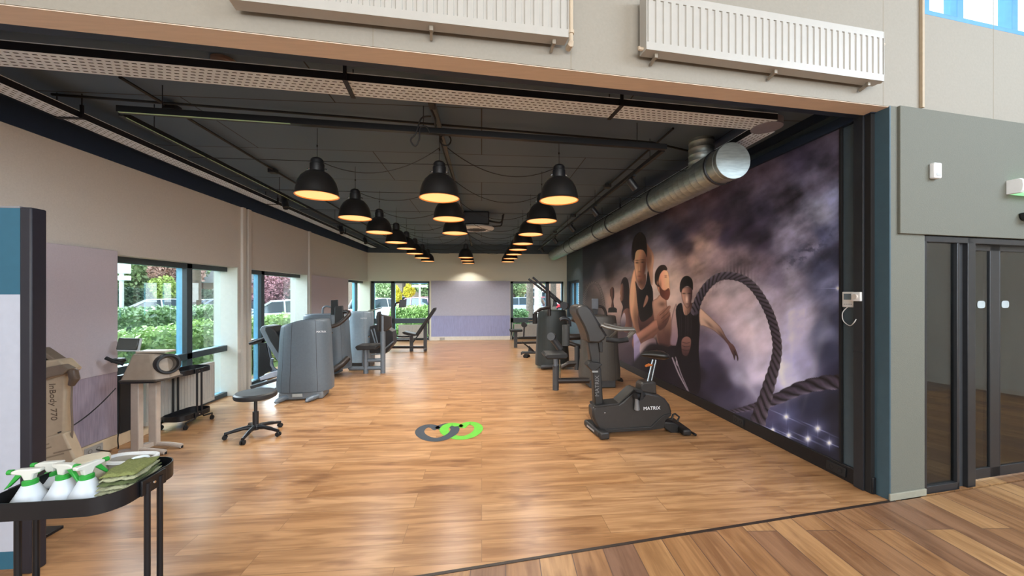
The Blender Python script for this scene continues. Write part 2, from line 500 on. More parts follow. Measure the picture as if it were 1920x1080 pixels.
# right of the opening: above the door, around two high windows
uA, uB_, uC, uD = .275, 1.02, 1.12, 1.75
def fbox(mb, u0, u1, n0, n1, z0, z1, m=0):
    return mb.hexa([fr(u0, n0, z0), fr(u1, n0, z0), fr(u1, n1, z0), fr(u0, n1, z0), fr(u0, n0, z1), fr(u1, n0, z1), fr(u1, n1, z1), fr(u0, n1, z1)], m)
fbox(mb, 0, 5.5, 0, .12, 2.86, 3.58)
fbox(mb, 0, .29, 0, .12, 3.58, 5.2); fbox(mb, 2.9, 5.5, 0, .12, 3.58, 5.2); fbox(mb, .29, 2.9, 0, .12, 4.4, 5.2)
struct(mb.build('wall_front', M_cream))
mb = MB()
for u in (-5.05, -3.55, -2.46, -.07, 1.07):
    fbox(mb, u - .002, u + .002, -.0008, .001, (HB(u) if u < 0 else 2.87), 5.2)
struct(mb.build('trim_5', mat('wall_joint_grey', '8c8272', .8)))  # thin grey joints in the header wall
mb = MB(); fbox(mb, .277, .30, -.022, 0, 2.87, 5.2); struct(mb.build('trim_6', mat('wall_trim_tan', 'a8977f', .6), bevel=.003))
mb = MB()
mb.hexa([fr(U0, .004, HB(U0) - .004), fr(U1, .004, HB(U1) - .004), fr(U1, .14, HB(U1) - .004), fr(U0, .14, HB(U0) - .004), fr(U0, .004, HB(U0)), fr(U1, .004, HB(U1)), fr(U1, .14, HB(U1)), fr(U0, .14, HB(U0))])
struct(mb.build('trim_7', M_tan))
mb = MB(); mb.hexa([fr(U0, .121, HB(U0)), fr(U1, .121, HB(U1)), fr(U1, .20, HB(U1)), fr(U0, .20, HB(U0)), fr(U0, .121, ZC), fr(U1, .121, ZC), fr(U1, .20, ZC), fr(U0, .20, ZC)])
struct(mb.build('trim_8', M_navy))
# column right of the opening and grey field above the door
mb = MB(); fbox(mb, .0, .335, 0, .14, 0, 2.86); fbox(mb, .335, 5.5, .03, .14, 1.93, 2.86); struct(mb.build('wall_front_grey', M_grey)); COL.objects[-1].name = 'wall_front.001'
mb = MB(); fbox(mb, .065, 5.5, -.018, 0, 1.935, 2.862); struct(mb.build('wall_front', M_grey, bevel=.003))
mb = MB(); mb.hexa([fr(-.012, -.001, 0), fr(0, -.001, 0), fr(0, .14, 0), fr(-.012, .16, 0), fr(-.012, -.001, 2.86), fr(0, -.001, 2.86), fr(0, .14, 2.86), fr(-.012, .16, 2.86)])
struct(mb.build('trim_9', M_jamb))
mb = MB(); fbox(mb, -.02, .337, -.012, 0, 0, .05); struct(mb.build('baseboard_front', mat('grey_baseboard', '8f8e80', .7), bevel=.003))
# clerestory windows over the door
w = thing('window_1', '', '', (0, 0, 0)); del w['label']; del w['category']; w['kind'] = 'structure'
mb = MB()
for px_ in (1727, 1791, 1893, 1985, 2080):
    u = (onP(px_, 30, fr(0, .05, 0), FD) - fr(0, .05, 0)).dot(FD)
    fbox(mb, u - .035, u + .035, .02, .10, 3.58, 4.4)
fbox(mb, .29, 2.9, .0, .11, 3.58, 3.615); fbox(mb, .29, 2.9, .02, .1, 4.36, 4.4)
mb.build('window_frame', mat('clerestory_blue_frame', '4a8cbc', .4), w, bevel=.003)
mb = MB(); fbox(mb, .3, 2.89, .055, .061, 3.6, 4.38); mb.build('pane', M_glass, w)
# hall shell behind the camera
M_hall = mat('hall_plaster', 'cfc8ba', .8, var=.02)
mb = MB(); mb.bx(8.3, 8.5, -5, 4, 0, 5.4); struct(mb.build('wall_right', M_hall))
mb = MB(); mb.bx(-4.2, 8.5, -5.2, -5, 0, 5.4); struct(mb.build('wall_rear', M_hall))
mb = MB(); mb.prism([Vector((-4.2, -5.1, 5.2)), Vector((8.5, -5.1, 5.2)), Vector((8.5, 3.5, 5.2)), Vector((-4.2, 1.7, 5.2))], (0, 0, .15)); struct(mb.build('ceiling', M_hall))

# ------------------------------------------------------------------ windows of the room
def win_struct(n):
    w = bpy.data.objects.new('window_%d' % n, None); COL.objects.link(w); w['kind'] = 'structure'; ORG[w.name] = Vector((0, 0, 0)); return w
def bar2(mi, mo, f, *a):
    # frame bar: inner half dark, outer half coloured blue as if lit by the sky
    f(mi, mo, *a)
def lwin(n, y0, y1, zt, bars, narrow=None, trans=.70):
    w = win_struct(n)
    mi = MB(); mo = MB()
    def seg(a0, a1, z0, z1):
        mi.bx(XG, XG + .06, a0, a1, z0, z1); mo.bx(XG - .07, XG - .001, a0 + .004, a1 - .004, z0 + .004, z1 - .004)
    seg(y0, y1, zt - .07, zt); seg(y0, y1, 0.0, .06)
    seg(y0, y0 + .06, 0, zt); seg(y1 - .06, y1, 0, zt)
    for b in bars: seg(b - .045, b + .045, 0, zt)
    seg(y0, y1, trans - .04, trans + .04)
    if narrow:
        a, b = narrow
        seg(a, a + .05, trans, zt); seg(b - .05, b, trans, zt); 
    mi.build('window_frame', M_frame, w, bevel=.004); mo.build('window_frame', M_frame_skylit, w)
    mb = MB(); mb.bx(XG - .035, XG - .03, y0, y1, 0.02, zt); mb.build('pane', M_glass, w)
    return w
lwin(2, 3.9, 6.0, 1.885, [5.08])
lwin(3, 6.05, 8.25, 1.885, [6.68])
lwin(4, 10.25, 12.2, 1.885, [11.5])
# white painted reveals
mb = MB(); mb.bx(XG - .12, XL - .001, 5.785, 5.80, 0, 1.88); mb.bx(XG - .12, XL - .001, 7.985, 8.0, 0, 1.88); struct(mb.build('trim_20', M_paleplaster))
def bwin(n, x0, x1, bars, sill=.70):
    w = win_struct(n); mi = MB(); mo = MB(); Yg = YB + .12
    def seg(a0, a1, z0, z1):
        mi.bx(a0, a1, Yg, Yg + .06, z0, z1); mo.bx(a0 + .004, a1 - .004, Yg + .061, Yg + .12, z0 + .004, z1 - .004)
    seg(x0, x1, 1.82, 1.89); seg(x0, x1, 0, .08); seg(x0, x0 + .10, 0, 1.89); seg(x1 - .06, x1, 0, 1.89)
    for b in bars: seg(b - .06, b + .06, 0, 1.89)
    seg(x0, x1, .54, sill)
    mi.build('window_frame', M_frame, w, bevel=.004); mo.build('window_frame', M_frame_skylit, w)
    mb = MB(); mb.bx(x0, x1, Yg + .06, Yg + .064, .02, 1.87); mb.build('pane', M_glass, w)
    return w
bwin(5, -3.5, -1.655, [-2.82]); bwin(6, .93, 2.69, [2.16])
w = win_struct(7); mb = MB(); mo = MB()
for v0, v1, z0, z1 in ((8.05, 9.42, 1.82, 1.89), (8.05, 9.42, .74, .80), (8.05, 8.11, .74, 1.89), (9.3, 9.42, .74, 1.89), (8.85, 8.95, .74, 1.89)):
    rbox(mb, v0, v1, -.14, -.08, z0, z1); rbox(mo, v0, v1, -.2, -.141, z0, z1)
mb.build('window_frame', M_frame, w); mo.build('window_frame', M_frame_skylit, w)
mb = MB(); rbox(mb, 8.06, 9.41, -.145, -.141, .75, 1.88); mb.build('pane', M_glass, w)

# ------------------------------------------------------------------ wall panels and baseboards
def lwpanel(name_, y0, y1, zsplit, zt, lab):
    t = thing('wall_panel', lab, 'wall panel', (XL, (y0 + y1) / 2, .12))
    mb = MB(); mb.bx(XL + .002, XL + .02, y0, y1, zsplit, zt); mb.build('upper_board', M_lila, t, bevel=.002)
    mb = MB(); mb.bx(XL + .002, XL + .016, y0, y1, .125, zsplit); mb.build('lower_board', M_lilb, t, bevel=.002)
    return t
lwpanel('', 1.6, 3.955, .735, 1.915, 'tall lilac wall panel behind the white body scanner, left of the first window')
lwpanel('', 8.12, 10.30, .735, 1.885, 'lilac wall panel on the left wall between the second and the corner window')
t = thing('wall_panel', 'wide lilac panel in the middle of the far wall', 'wall panel', (-.35, YB, .12))
mb = MB(); mb.bx(-1.6, .915, YB - .02, YB - .002, .785, 1.90); mb.build('upper_board', mat('pale_lilac_panel', 'a6a9bb', .85, var=.03), t, bevel=.002)
mb = MB(); mb.bx(-1.6, .915, YB - .016, YB - .002, .12, .785); mb.build('lower_board', mat('lilac_board_far', '9096bd', .8, var=.12, scale=12, stretch=(8, 8, .5)), t, bevel=.002)
mb = MB(); mb.bx(XL + .001, XL + .022, 1.0, 4.3, 0, .12); mb.bx(XL + .001, XL + .022, 8.1, 10.3, 0, .12); struct(mb.build('baseboard_left', M_base, bevel=.003))
mb = MB(); mb.bx(-1.64, .925, YB - .022, YB - .001, 0, .12); struct(mb.build('baseboard_back', mat('white_baseboard', 'd8d4cc', .6), bevel=.003))
def socket(o_c, xd, nd, lab, m1, m2, name='wall_socket', nh=2, w_=.16, h_=.075):
    t = thing(name, lab, 'socket', o_c)
    xd = Vector(xd); nd = Vector(nd); c = Vector(o_c); M3 = Matrix((xd, -nd, Vector((0, 0, 1)))).transposed()
    mb = MB(); mb.box(c + nd * .005, (w_, .01, h_), M=M3); mb.build('plate', m1, t, bevel=.002)
    for i in range(nh):
        q = c + xd * ((i - (nh - 1) / 2) * .075) + nd * .0095
        mb = MB(); mb.lathe([(.0, 0), (.019, 0), (.019, .002), (.016, .002), (.016, -.001), (0, -.001)], q, 18, axis=nd); mb.build('outlet', m2, t)
socket((XL + .023, 3.72, .065), (0, 1, 0), (1, 0, 0), 'white double socket in the cream baseboard below the lilac panel', M_white, mat('socket_grey', '6e675c', .6))
socket((-1.25, YB - .023, .06), (1, 0, 0), (0, -1, 0), 'small white socket in the far wall baseboard, left end', M_white, mat('socket_grey', '6e675c', .6))
q = rw(1.44, .031, .065); socket(tuple(q), RD, RN, 'black double socket in the skirting below the rope in the mural', M_blackp, M_rubber)
q = rw(.30, .031, .065); socket(tuple(q), RD, RN, 'black double socket in the skirting by the near end of the mural', M_blackp, M_rubber)

# ------------------------------------------------------------------ right end of the mural wall: strip, post
mb = MB(); rbox(mb, .148, .262, 0, .012, .125, 2.84); o = mb.build('wall_strip', M_navy2, bevel=.002); tag(o, 'slate blue upright board between the mural and the dark door post', 'board')
mb = MB(); rbox(mb, .262, .272, 0, .034, .125, 2.845); struct(mb.build('trim_21', M_rubber))
t = thing('sliding_door_post', 'black upright sliding door post at the near end of the mural wall', 'door post', rw(.07, 0, 0))
mb = MB(); rbox(mb, .075, .148, .0, .05, 0, 2.86); mb.build('post', mat('dark_brown_metal', '2a2c31', .45, .2), t, bevel=.003)
mb = MB(); rbox(mb, .03, .074, .0, .035, 0, 2.86); mb.build('side_rail', M_rubber, t, bevel=.002)
mb = MB(); rbox(mb, .077, .146, .05, .053, 1.04, 1.055); mb.build('joint_strip', M_dark, t)

# thermostat and dial
c = rw(.205, .013, 1.455)
t = thing('thermostat', 'white thermostat with a grey display right of the mural', 'thermostat', c)
mb = MB(); rbox(mb, .157, .252, .012, .034, 1.39, 1.512); mb.build('housing', M_whitep, t, bevel=.004)
mb = MB(); rbox(mb, .172, .237, .034, .036, 1.45, 1.497); mb.build('display', mat('lcd_grey', '6d7f8e', .3), t)
mb = MB()
for i in range(4): rbox(mb, .172 + i * .018, .182 + i * .018, .034, .0365, 1.41, 1.416)
mb.build('button_row', mat('grey_print', '9aa', .5) if False else mat('grey_print', '9a9fa5', .5), t)
mb = MB(); mb.tube(smooth([rw(.22, .02, 1.39), rw(.25, .03, 1.345), rw(.245, .03, 1.28), rw(.19, .035, 1.245), rw(.14, .055, 1.27), rw(.12, .056, 1.30)], 5), .0035, 6)
mb.build('loose_wire', M_whitep, t)
t = thing('dial_switch', 'small white rotary dimmer beside the thermostat on the dark post', 'switch', rw(.11, .054, 1.48))
mb = MB(); rbox(mb, .076, .146, .054, .072, 1.44, 1.51); mb.build('plate', M_whitep, t, bevel=.003)
mb = MB(); mb.lathe([(.021, 0), (.02, .012), (.0, .012)], rw(.111, .072, 1.475), 24, axis=RN); mb.build('dial', mat('ivory_knob', 'cfcac4', .4), t)

# ------------------------------------------------------------------ glass doors at the right
d = bpy.data.objects.new('door_1', None); COL.objects.link(d); d['kind'] = 'structure'; ORG['door_1'] = Vector((0, 0, 0))
M_dframe = mat('dark_bronze_frame', '34363a', .35, .4)
mb = MB()
fbox(mb, .335, .36, .0, .07, 0, 1.93); fbox(mb, .335, 3.2, .0, .07, 1.885, 1.93); fbox(mb, .675, .70, .0, .035, 0, 1.885); fbox(mb, .335, .70, 0, .035, 0, .055)
mb.build('fixed_frame', M_dframe, d, bevel=.003)
mb = MB(); fbox(mb, .79, .875, .0, .05, 0, 1.93); mb.build('door_post', M_dframe, d, bevel=.003)
mb = MB(); fbox(mb, .70, .79, .03, .05, 0, 1.9); mb.build('filler_panel', mat('door_filler', '484b4f', .4, .3), d)
for i, (a, b) in enumerate(((.875, 1.25), (1.25, 3.0))):
    mb = MB(); fbox(mb, a, b, .05, .075, .02, .10); fbox(mb, a, b, .05, .075, 1.84, 1.89)
    fbox(mb, a, a + (.012 if i else .03), .05, .075, .02, 1.89); fbox(mb, b - .11, b, .05, .075, .02, 1.89)
    mb.build('sliding_leaf_frame', M_dframe, d, bevel=.003)
mb = MB(); fbox(mb, .36, .675, .02, .026, .05, 1.89); fbox(mb, .9, 3.0, .06, .066, .09, 1.85); mb.build('pane', M_dglass, d)
M_stick = mat('frosted_sticker', 'a9b4b8', .5, emit=None)
for u in (1.055, 1.335):
    mb = MB(); c = fr(u, .058, 1.41)
    mb.add([c + FD * (.045 * math.copysign(abs(math.cos(a)) ** .6, math.cos(a))) + Vector((0, 0, .03 * math.copysign(abs(math.sin(a)) ** .6, math.sin(a)))) for a in [2 * PI * k / 24 for k in range(24)]], [tuple(range(24))])
    mb.build('sticker', M_stick, d)
# corridor behind the doors
M_corr = mat('corridor_paint', '7f9ba3', .8)
mb = MB(); mb.bx(3.30, 8.2, 5.2, 5.3, 0, 2.6); struct(mb.build('wall_corridor', M_corr))
mb = MB(); mb.bx(3.24, 3.30, 2.75, 5.3, 0, 2.6); struct(mb.build('wall_corridor', M_corr))
mb = MB(); mb.prism([fr(.345, .14, 2.5), fr(5.2, .14, 2.5), Vector((8.2, 5.25, 2.5)), Vector((3.24, 5.25, 2.5))], (0, 0, .1)); struct(mb.build('ceiling', M_hall))
mb = MB(); mb.prism([fr(.30, .0, -.001), fr(5.5, 0, -.001), Vector((8.3, 5.3, -.001)), Vector((3.24, 5.3, -.001))], (0, 0, -.08)); struct(mb.build('floor', hall_m))
mb = MB(); mb.bx(8.2, 8.3, 3.2, 5.3, 0, 2.6); struct(mb.build('wall_corridor', M_corr))

light('corridor_fill', 'AREA', (5.2, 4.2, 2.45), 90, (.95, .98, 1), (0, 0, 0), shape='RECTANGLE', size=2.5, size_y=.3)  # added lamp to brighten what shows through the door glass
# ------------------------------------------------------------------ devices on the grey wall
q = onP(1748, 322, fr(0, -.018, 0), FD)
t = thing('motion_sensor', 'small white motion sensor on the grey wall above the glass door', 'sensor', q)
M3 = Matrix((FD, FN, Vector((0, 0, 1)))).transposed()
mb = MB(); mb.box(q - FN * .018, (.075, .036, .115), M=M3); mb.build('housing', M_whitep, t, bevel=.01, seg=3)
mb = MB(); mb.box(q - FN * .037 - Vector((0, 0, .03)), (.045, .004, .02), M=M3); mb.build('lens', mat('sensor_lens', 'b5b8bb', .3), t, bevel=.002)
q = onP(1886, 352, fr(0, -.018, 0), FD)
t = thing('exit_sign', 'white emergency exit light with a glowing green face high on the grey wall', 'exit sign', q)
L0 = q
def ex(u, n, z): return L0 + FD * u - FN * n + Vector((0, 0, z))
mb = MB()
prof = [(0, -.055), (.07, -.055), (.085, -.04), (.09, 0), (.085, .04), (.07, .055), (0, .055)]
P = [ex(0.0, a, b) for a, b in prof]
mb.prism(P, FD * .035); mb.build('end_cap', M_whitep, t, bevel=.003); mb = MB(); mb.prism([p + FD * .40 for p in P], FD * .035); mb.build('end_cap', M_whitep, t, bevel=.003)
mb = MB(); mb.prism([p + FD * .035 for p in [ex(0, a * .97, b * .97) for a, b in prof]], FD * .365)
mb.build('diffuser', mat('exit_green_glow', '8fe3a0', .4, emit='9ff0b0', estr=.9), t)
M_exg = mat('exit_green_print', '128a3c', .4, emit='18a048', estr=.5)
mb = MB()
F_ = lambda u, z: ex(u, .0905, z)
def quad2(pts): mb.prism([F_(*p) for p in pts], -FN * .002)
quad2([(.055, -.035), (.065, -.035), (.065, .035), (.055, .035)])
quad2([(.065, -.004), (.09, .002), (.09, .009), (.065, .004)])
quad2([(.12, .0), (.165, .028), (.165, .012), (.30, .012), (.30, -.012), (.165, -.012), (.165, -.028)])
quad2([(.335, -.035), (.352, -.035), (.352, .03), (.335, .03)]); quad2([(.365, .02), (.38, .02), (.38, .035), (.365, .035)])
mb.build('pictogram', M_exg, t)
q = onP(1915, 407, fr(0, -.018, 0), FD)
t = thing('door_radar', 'black rounded door sensor on the grey wall under the exit light', 'sensor', q)
mb = MB(); mb.prism([ex2 for ex2 in [q + FD * u - Vector((0, 0, 0)) + Vector((0, 0, z)) for u, z in ((-.04, .03), (.2, .03), (.2, -.03), (-.01, -.03), (-.03, -.01))]], -FN * .07)
mb.build('housing', M_blackp, t, bevel=.012, seg=3)
mb = MB(); mb.prism([q + FD * u - FN * .07 + Vector((0, 0, z)) for u, z in ((.01, .015), (.18, .015), (.18, -.018), (.01, -.018))], -FN * .003); mb.build('lens', M_rubber, t)

# ================================================================== RADIATORS
def radiator(name, lab, P0, P1, z0a, z1a, z0b, z1b, nrm, thick=.07, pitch=.05, grp=None, brackets=(), z_t=True):
    """P0,P1: ground points of the front face ends; nrm points to the viewer."""
    P0 = Vector(P0); P1 = Vector(P1); d = (P1 - P0).normalized(); L = (P1 - P0).length; nrm = Vector(nrm).normalized()
    t = thing(name, lab, 'radiator', (P0 + P1) / 2 + Vector((0, 0, (z0a + z0b) / 2)), grp)
    def zz(s, k):   # k 0 bottom .. 1 top
        a = z0a + (z0b - z0a) * s / L; b = z1a + (z1b - z1a) * s / L
        return a + (b - a) * k
    def pt(s, n, k): 
        q = P0 + d * s + nrm * n; return Vector((q.x, q.y, zz(s, k)))
    mb = MB()
    H = z1a - z0a; e = .045 / H
    for k0, k1, n0, n1 in ((0, e, -thick, 0), (1 - e, 1, -thick, 0), (e, 1 - e, -thick, -.007)):
        mb.hexa([pt(0, n0, k0), pt(L, n0, k0), pt(L, n1, k0), pt(0, n1, k0), pt(0, n0, k1), pt(L, n0, k1), pt(L, n1, k1), pt(0, n1, k1)])
    n = max(4, int(L / pitch))
    for i in range(n):
        a = (i + .14) * L / n; b = (i + .86) * L / n; c = .12 * (b - a)
        mb.add([pt(a, -.007, e), pt(a + c, .0, e), pt(b - c, .0, e), pt(b, -.007, e), pt(a, -.007, 1 - e), pt(a + c, .0, 1 - e), pt(b - c, .0, 1 - e), pt(b, -.007, 1 - e)],
               [(0, 1, 5, 4), (1, 2, 6, 5), (2, 3, 7, 6)])
    mb.build('panel', M_white, t)
    for s0, s1 in ((-.004, .0), (L, L + .004)):
        mb = MB(); mb.hexa([pt(s0, -thick, 0), pt(s1, -thick, 0), pt(s1, .001, 0), pt(s0, .001, 0), pt(s0, -thick, 1), pt(s1, -thick, 1), pt(s1, .001, 1), pt(s0, .001, 1)]); mb.build('side_cover', M_white, t)
    for s in brackets:
        q = pt(s, -thick / 2, 0); mb = MB()
        mb.beam(q + Vector((0, 0, .01)), q + Vector((0, 0, -.025)), .02, .02); mb.beam(q + Vector((0, 0, -.012)), q - nrm * (thick / 2 + .02) + Vector((0, 0, -.03)), .015, .018)
        mb.build('bracket', mat('bracket_grey', '8f8678', .5, .2), t, bevel=.002)
    return t, pt, L
PN = fr(0, -.10, 0)
a = onP(1213, 92, PN, FD); b = onP(1657, 152, PN, FD); bt = onP(1653, 62, PN, FD); at = onP(1213, 5, PN, FD)
HR = bt.z - b.z + .012
P0 = Vector((a.x, a.y, 0)); P1 = Vector((b.x, b.y, 0))
t, pt, L = radiator('radiator', 'long white panel radiator high on the header wall at the right', P0, P1, a.z, a.z + HR, b.z, b.z + HR, -FN, brackets=(.08, (P1 - P0).length * .52, 1.72))
M_pipe = mat('painted_pipe', 'b9a892', .5)
mb = MB(); q = pt(L, -.035, .08); mb.tube([q, q + FD * .02, q + FD * .02 - Vector((0, 0, .02))], .011, 8); mb.build('valve', M_pipe, t); mb = MB(); q = pt(L, -.035, 1); mb.tube([q - Vector((0, 0, .06)), q + FD * .05 - Vector((0, 0, .06)), q + FD * .05 - Vector((0, 0, .06)) + FN * .03], .012, 8)
mb.build('valve', M_pipe, t)
mb = MB(); q = pt(0, -.035, .0); mb.tube([q + Vector((0, 0, .02)), q - FD * .03 + Vector((0, 0, .02)), q - FD * .03 + Vector((0, 0, .03))], .010, 8); mb.build('bleed_valve', M_pipe, t)
b = onP(1065, 70, PN, FD); a = onP(430, -2, PN, FD)
# the lower edge keeps the tilt seen in the photo
P1 = Vector((b.x, b.y, 0)); P0 = Vector((a.x, a.y, 0))
t, pt, L = radiator('radiator', 'white panel radiator high on the header wall, cut by the top of the photo', P0, P1, a.z, a.z + HR + .02, b.z, b.z + HR + .02, -FN, brackets=((P1 - P0).length * .55, (P1 - P0).length - .07))
mb = MB(); q = pt(L, -.035, .0); mb.tube([q + FD * .03 + Vector((0, 0, z)) for z in (.0, .1, .3, .5)], .014, 10); mb.tube([q + FD * .03 + Vector((0, 0, .0)), q + FD * .03 + Vector((0, 0, -.01)), q + FD * .03 - Vector((0, 0, .01)) + FN * .04], .018, 10); mb.tube([q + FD * .03 + Vector((0, 0, .065)), q + FD * .03 + Vector((0, 0, .045))], .019, 10)
mb.build('riser_pipe', M_pipe, t)
# under the windows
t, pt, L = radiator('radiator', 'white radiator below the first left window behind the black trolley', (XL + .06, 4.22, 0), (XL + .06, 5.22, 0), .10, .60, .10, .60, (1, 0, 0), pitch=.045)
mb = MB(); mb.tube(smooth([(XL + .04, 4.17, .62), (XL + .05, 4.16, .5), (XL + .05, 4.16, .25), (XL + .04, 4.1, .15), (XL + .04, 4.1, .0)], 5), .013, 8); mb.tube([(XL + .03, 4.13, .25), (XL + .03, 4.13, .0)], .012, 8); mb.build('feed_pipe', M_white, t)
t, pt, L = radiator('radiator', 'white radiator below the far left window behind the bench', (-2.62, YB + .02, 0), (-1.78, YB + .02, 0), .08, .50, .08, .50, (0, -1, 0), pitch=.045)
mb = MB(); mb.tube([(-1.70, YB - .02, .52), (-1.70, YB - .02, .22), (-1.66, YB - .02, .12), (-1.66, YB - .02, 0)], .012, 8); mb.build('feed_pipe', M_white, t)
t, pt, L = radiator('radiator', 'white radiator below the far right window', (1.06, YB + .02, 0), (2.45, YB + .02, 0), .08, .50, .08, .50, (0, -1, 0), pitch=.045)
mb = MB(); mb.tube([(1.0, YB - .02, .55), (1.0, YB - .02, .2), (.97, YB - .02, .1), (.97, YB - .02, 0)], .012, 8); mb.build('feed_pipe', M_white, t)

# ================================================================== CEILING SERVICES
M_tray = mat('perforated_tray_steel', 'dfeaf4', .5, .0, var=.1, scale=3)
M_slot = mat('tray_slot_dark', '26272b', .7)
M_trayside = mat('tray_side_shaded', '2c2d33', .45, .5)  # same steel as the base, its shade and dark reflection put into the colour
def tray(lab, A, B, w=.19, h=.05, hang=(), round_end=False, rows=5):
    A = Vector(A); B = Vector(B); d = (B - A); L = d.length; d.normalize(); s = Vector((d.y, -d.x, 0)).normalized()
    t = thing('cable_tray', lab, 'cable tray', A, 'perforated cable trays')
    mb = MB(); mb.beam(A, B, w, .003)
    n = int(L / .045)
    for i in range(n):
        for r in range(rows):
            u = (i + .5 + .5 * (r % 2)) * L / n
            if u + .014 > L: continue
            c = A + d * u + s * ((r - (rows - 1) / 2) * w / (rows + .4)) - Vector((0, 0, .0022))
            e = d * .0135; f = s * .0045
            mb.add([c - e - f, c + e - f, c + e + f, c - e + f], [(0, 1, 2, 3)], 1)
    mb.build('perforated_base', [M_tray, M_slot], t)
    mb = MB()
    for k in (-1, 1):
        o = s * (k * w / 2)
        mb.beam(A + o + Vector((0, 0, h / 2)), B + o + Vector((0, 0, h / 2)), .003, h)
    mb.build('side_rail', M_trayside, t)
    mb = MB()
    for k in (-1, 1):
        o = s * (k * (w / 2 - .002)) + Vector((0, 0, h))
        mb.beam(A + o, B + o, .009, .005)
    mb.build('rim', M_tray, t)
    for u in hang:
        c = A + d * u; mb = MB()
        mb.beam(c - s * (w / 2 + .02) - Vector((0, 0, .006)), c + s * (w / 2 + .02) - Vector((0, 0, .006)), .03, .006, m=0)
        for k in (-1, 1):
            mb.beam(c + s * (k * (w / 2 + .012)), c + s * (k * (w / 2 + .012)) + Vector((0, 0, .10)), .022, .012)
            mb.cyl(c + s * (k * (w / 2 + .012)) + Vector((0, 0, .09)), Vector((c.x, c.y, ZC)) + s * (k * (w / 2 + .012)), .004, n=6)
        mb.build('hanger', M_trayside, t)
    return t, A, B, d, s
ta = Vector((-3.05, 2.40, 2.88)); tb = Vector((2.34, 2.885, 2.88))
t, A, B, d, s = tray('long perforated cable tray crossing just behind the header', ta, tb, .19, .05, (2.17, 4.08))
mb = MB(); mb.beam(A - d * .02 + Vector((0, 0, .03)), A + d * .30 + Vector((0, 0, .03)), .21, .06); mb.build('joint_plate', mat('joint_plate_steel', '6d6b6c', .5, .4), t, bevel=.003)
# the right-hand return, with a rounded corner
t, A, B, d, s = tray('cable tray above the silver duct, running back along the mural wall', (2.40, 2.98, 2.875), (2.33, 9.5, 2.875), .17, .05, (3.0,), rows=4)
mb = MB(); mb.lathe([(0, 0), (.115, 0), (.115, .06), (.112, .06), (.112, .004)], (2.36, 2.92, 2.872), 24); mb.build('rounded_corner', mat('corner_plate_steel', '8b8790', .5, .3), t)
tray('long perforated cable tray running above the left windows', (-3.22, 2.45, 2.88), (-3.25, 11.6, 2.88), .155, .05, (.75, 3.6, 6.5), rows=4)

# light tracks
M_track = mat('black_track', '191b1f', .45, .1)
def rail(name, lab, A, B, w, h, cat, m=M_track, z_h=True, grp=None):
    A = Vector(A); B = Vector(B)
    t = thing(name, lab, cat, A, grp)
    mb = MB(); mb.beam(A, B, w, h); mb.build('profile', m, t, bevel=.003)
    n = max(2, int((B - A).length / 1.8)); mb = MB()
    for i in range(n + 1):
        c = A.lerp(B, (i + .15) / (n + .3)); mb.cyl(c + Vector((0, 0, h / 2)), (c.x, c.y, ZC - .004), .0035, n=6)
    mb.build('suspension_rod', M_dark, t)
    return t
M_edge = mat('pale_green_edge_strip', 'a8c59a', .5)  # pale green line along the rail edges
t = rail('ceiling_rail', 'black ceiling rail crossing the room in front of the pendants', (-2.68, 2.99, 2.86), (1.71, 3.35, 2.86), .045, .05, 'rail')
tl = rail('light_track', 'black light track along the left side of the ceiling', (-2.70, 3.03, 2.85), (-2.76, 11.4, 2.85), .035, .04, 'light track')
mb = MB(); mb.beam((-2.678, 3.05, 2.828), (-2.70, 6.0, 2.828), .006, .004); mb.build('edge_strip', M_edge, tl)
mb = MB(); mb.beam((-2.66, 2.97, 2.833), (-1.5, 3.066, 2.833), .012, .004); mb.build('edge_strip', M_edge, t)
tr = rail('light_track', 'black light track beside the silver duct', (1.70, 3.38, 2.85), (1.74, 11.4, 2.85), .035, .04, 'light track')
M_spot = mat('spot_housing_black', '202125', .4)
def spot(p, lab, dirv, on=True):
    p = Vector(p); dv = Vector(dirv).normalized()
    t = thing('track_spotlight', lab, 'spotlight', p, 'spotlights on the ceiling tracks')
    mb = MB(); mb.box(p + Vector((0, 0, -.005)), (.03, .14, .03)); mb.cyl(p + Vector((0, 0, -.01)), p + Vector((0, 0, -.06)), .008, n=8); mb.build('adapter', M_spot, t)
    c = p + Vector((0, 0, -.085)); mb = MB()
    T = Vector((0, 0, 1)).rotation_difference(dv).to_matrix()
    mb.lathe([(0, -.07), (.040, -.07), (.042, -.066), (.042, .07), (.036, .07), (.034, .05), (0, .045)], c, 22, axis=dv); mb.build('housing', M_spot, t)
    if on:
        light('spot_lamp', 'SPOT', c + dv * .075 - p, 26, (1, .86, .68), T.to_euler().to_matrix().to_euler() if False else (-dv).to_track_quat('Z', 'Y').to_euler(), t, spot_size=R(60), spot_blend=.6, shadow_soft_size=.03)
    return t
for i, (x, y) in enumerate(((1187, 343), (1115, 396), (1072, 430), (1040, 449), (1015, 465))):
    q = onX(x, y, 1.715); yy = q.y
    spot((1.70 + (yy - 3.38) * .005, yy, 2.828), ['nearest', 'second', 'third', 'fourth', 'farthest'][i] + ' black spotlight on the track beside the duct', (.75, .12, -.9))
for i, (x, y) in enumerate(((533, 378), (640, 425), (686, 446))):
    q = onX(x, y, -2.73)
    spot((-2.70 - (q.y - 3.0) * .0072, q.y, 2.828), ['nearest', 'middle', 'farthest'][i] + ' black spotlight on the left light track', (.35, -.3, -.9))
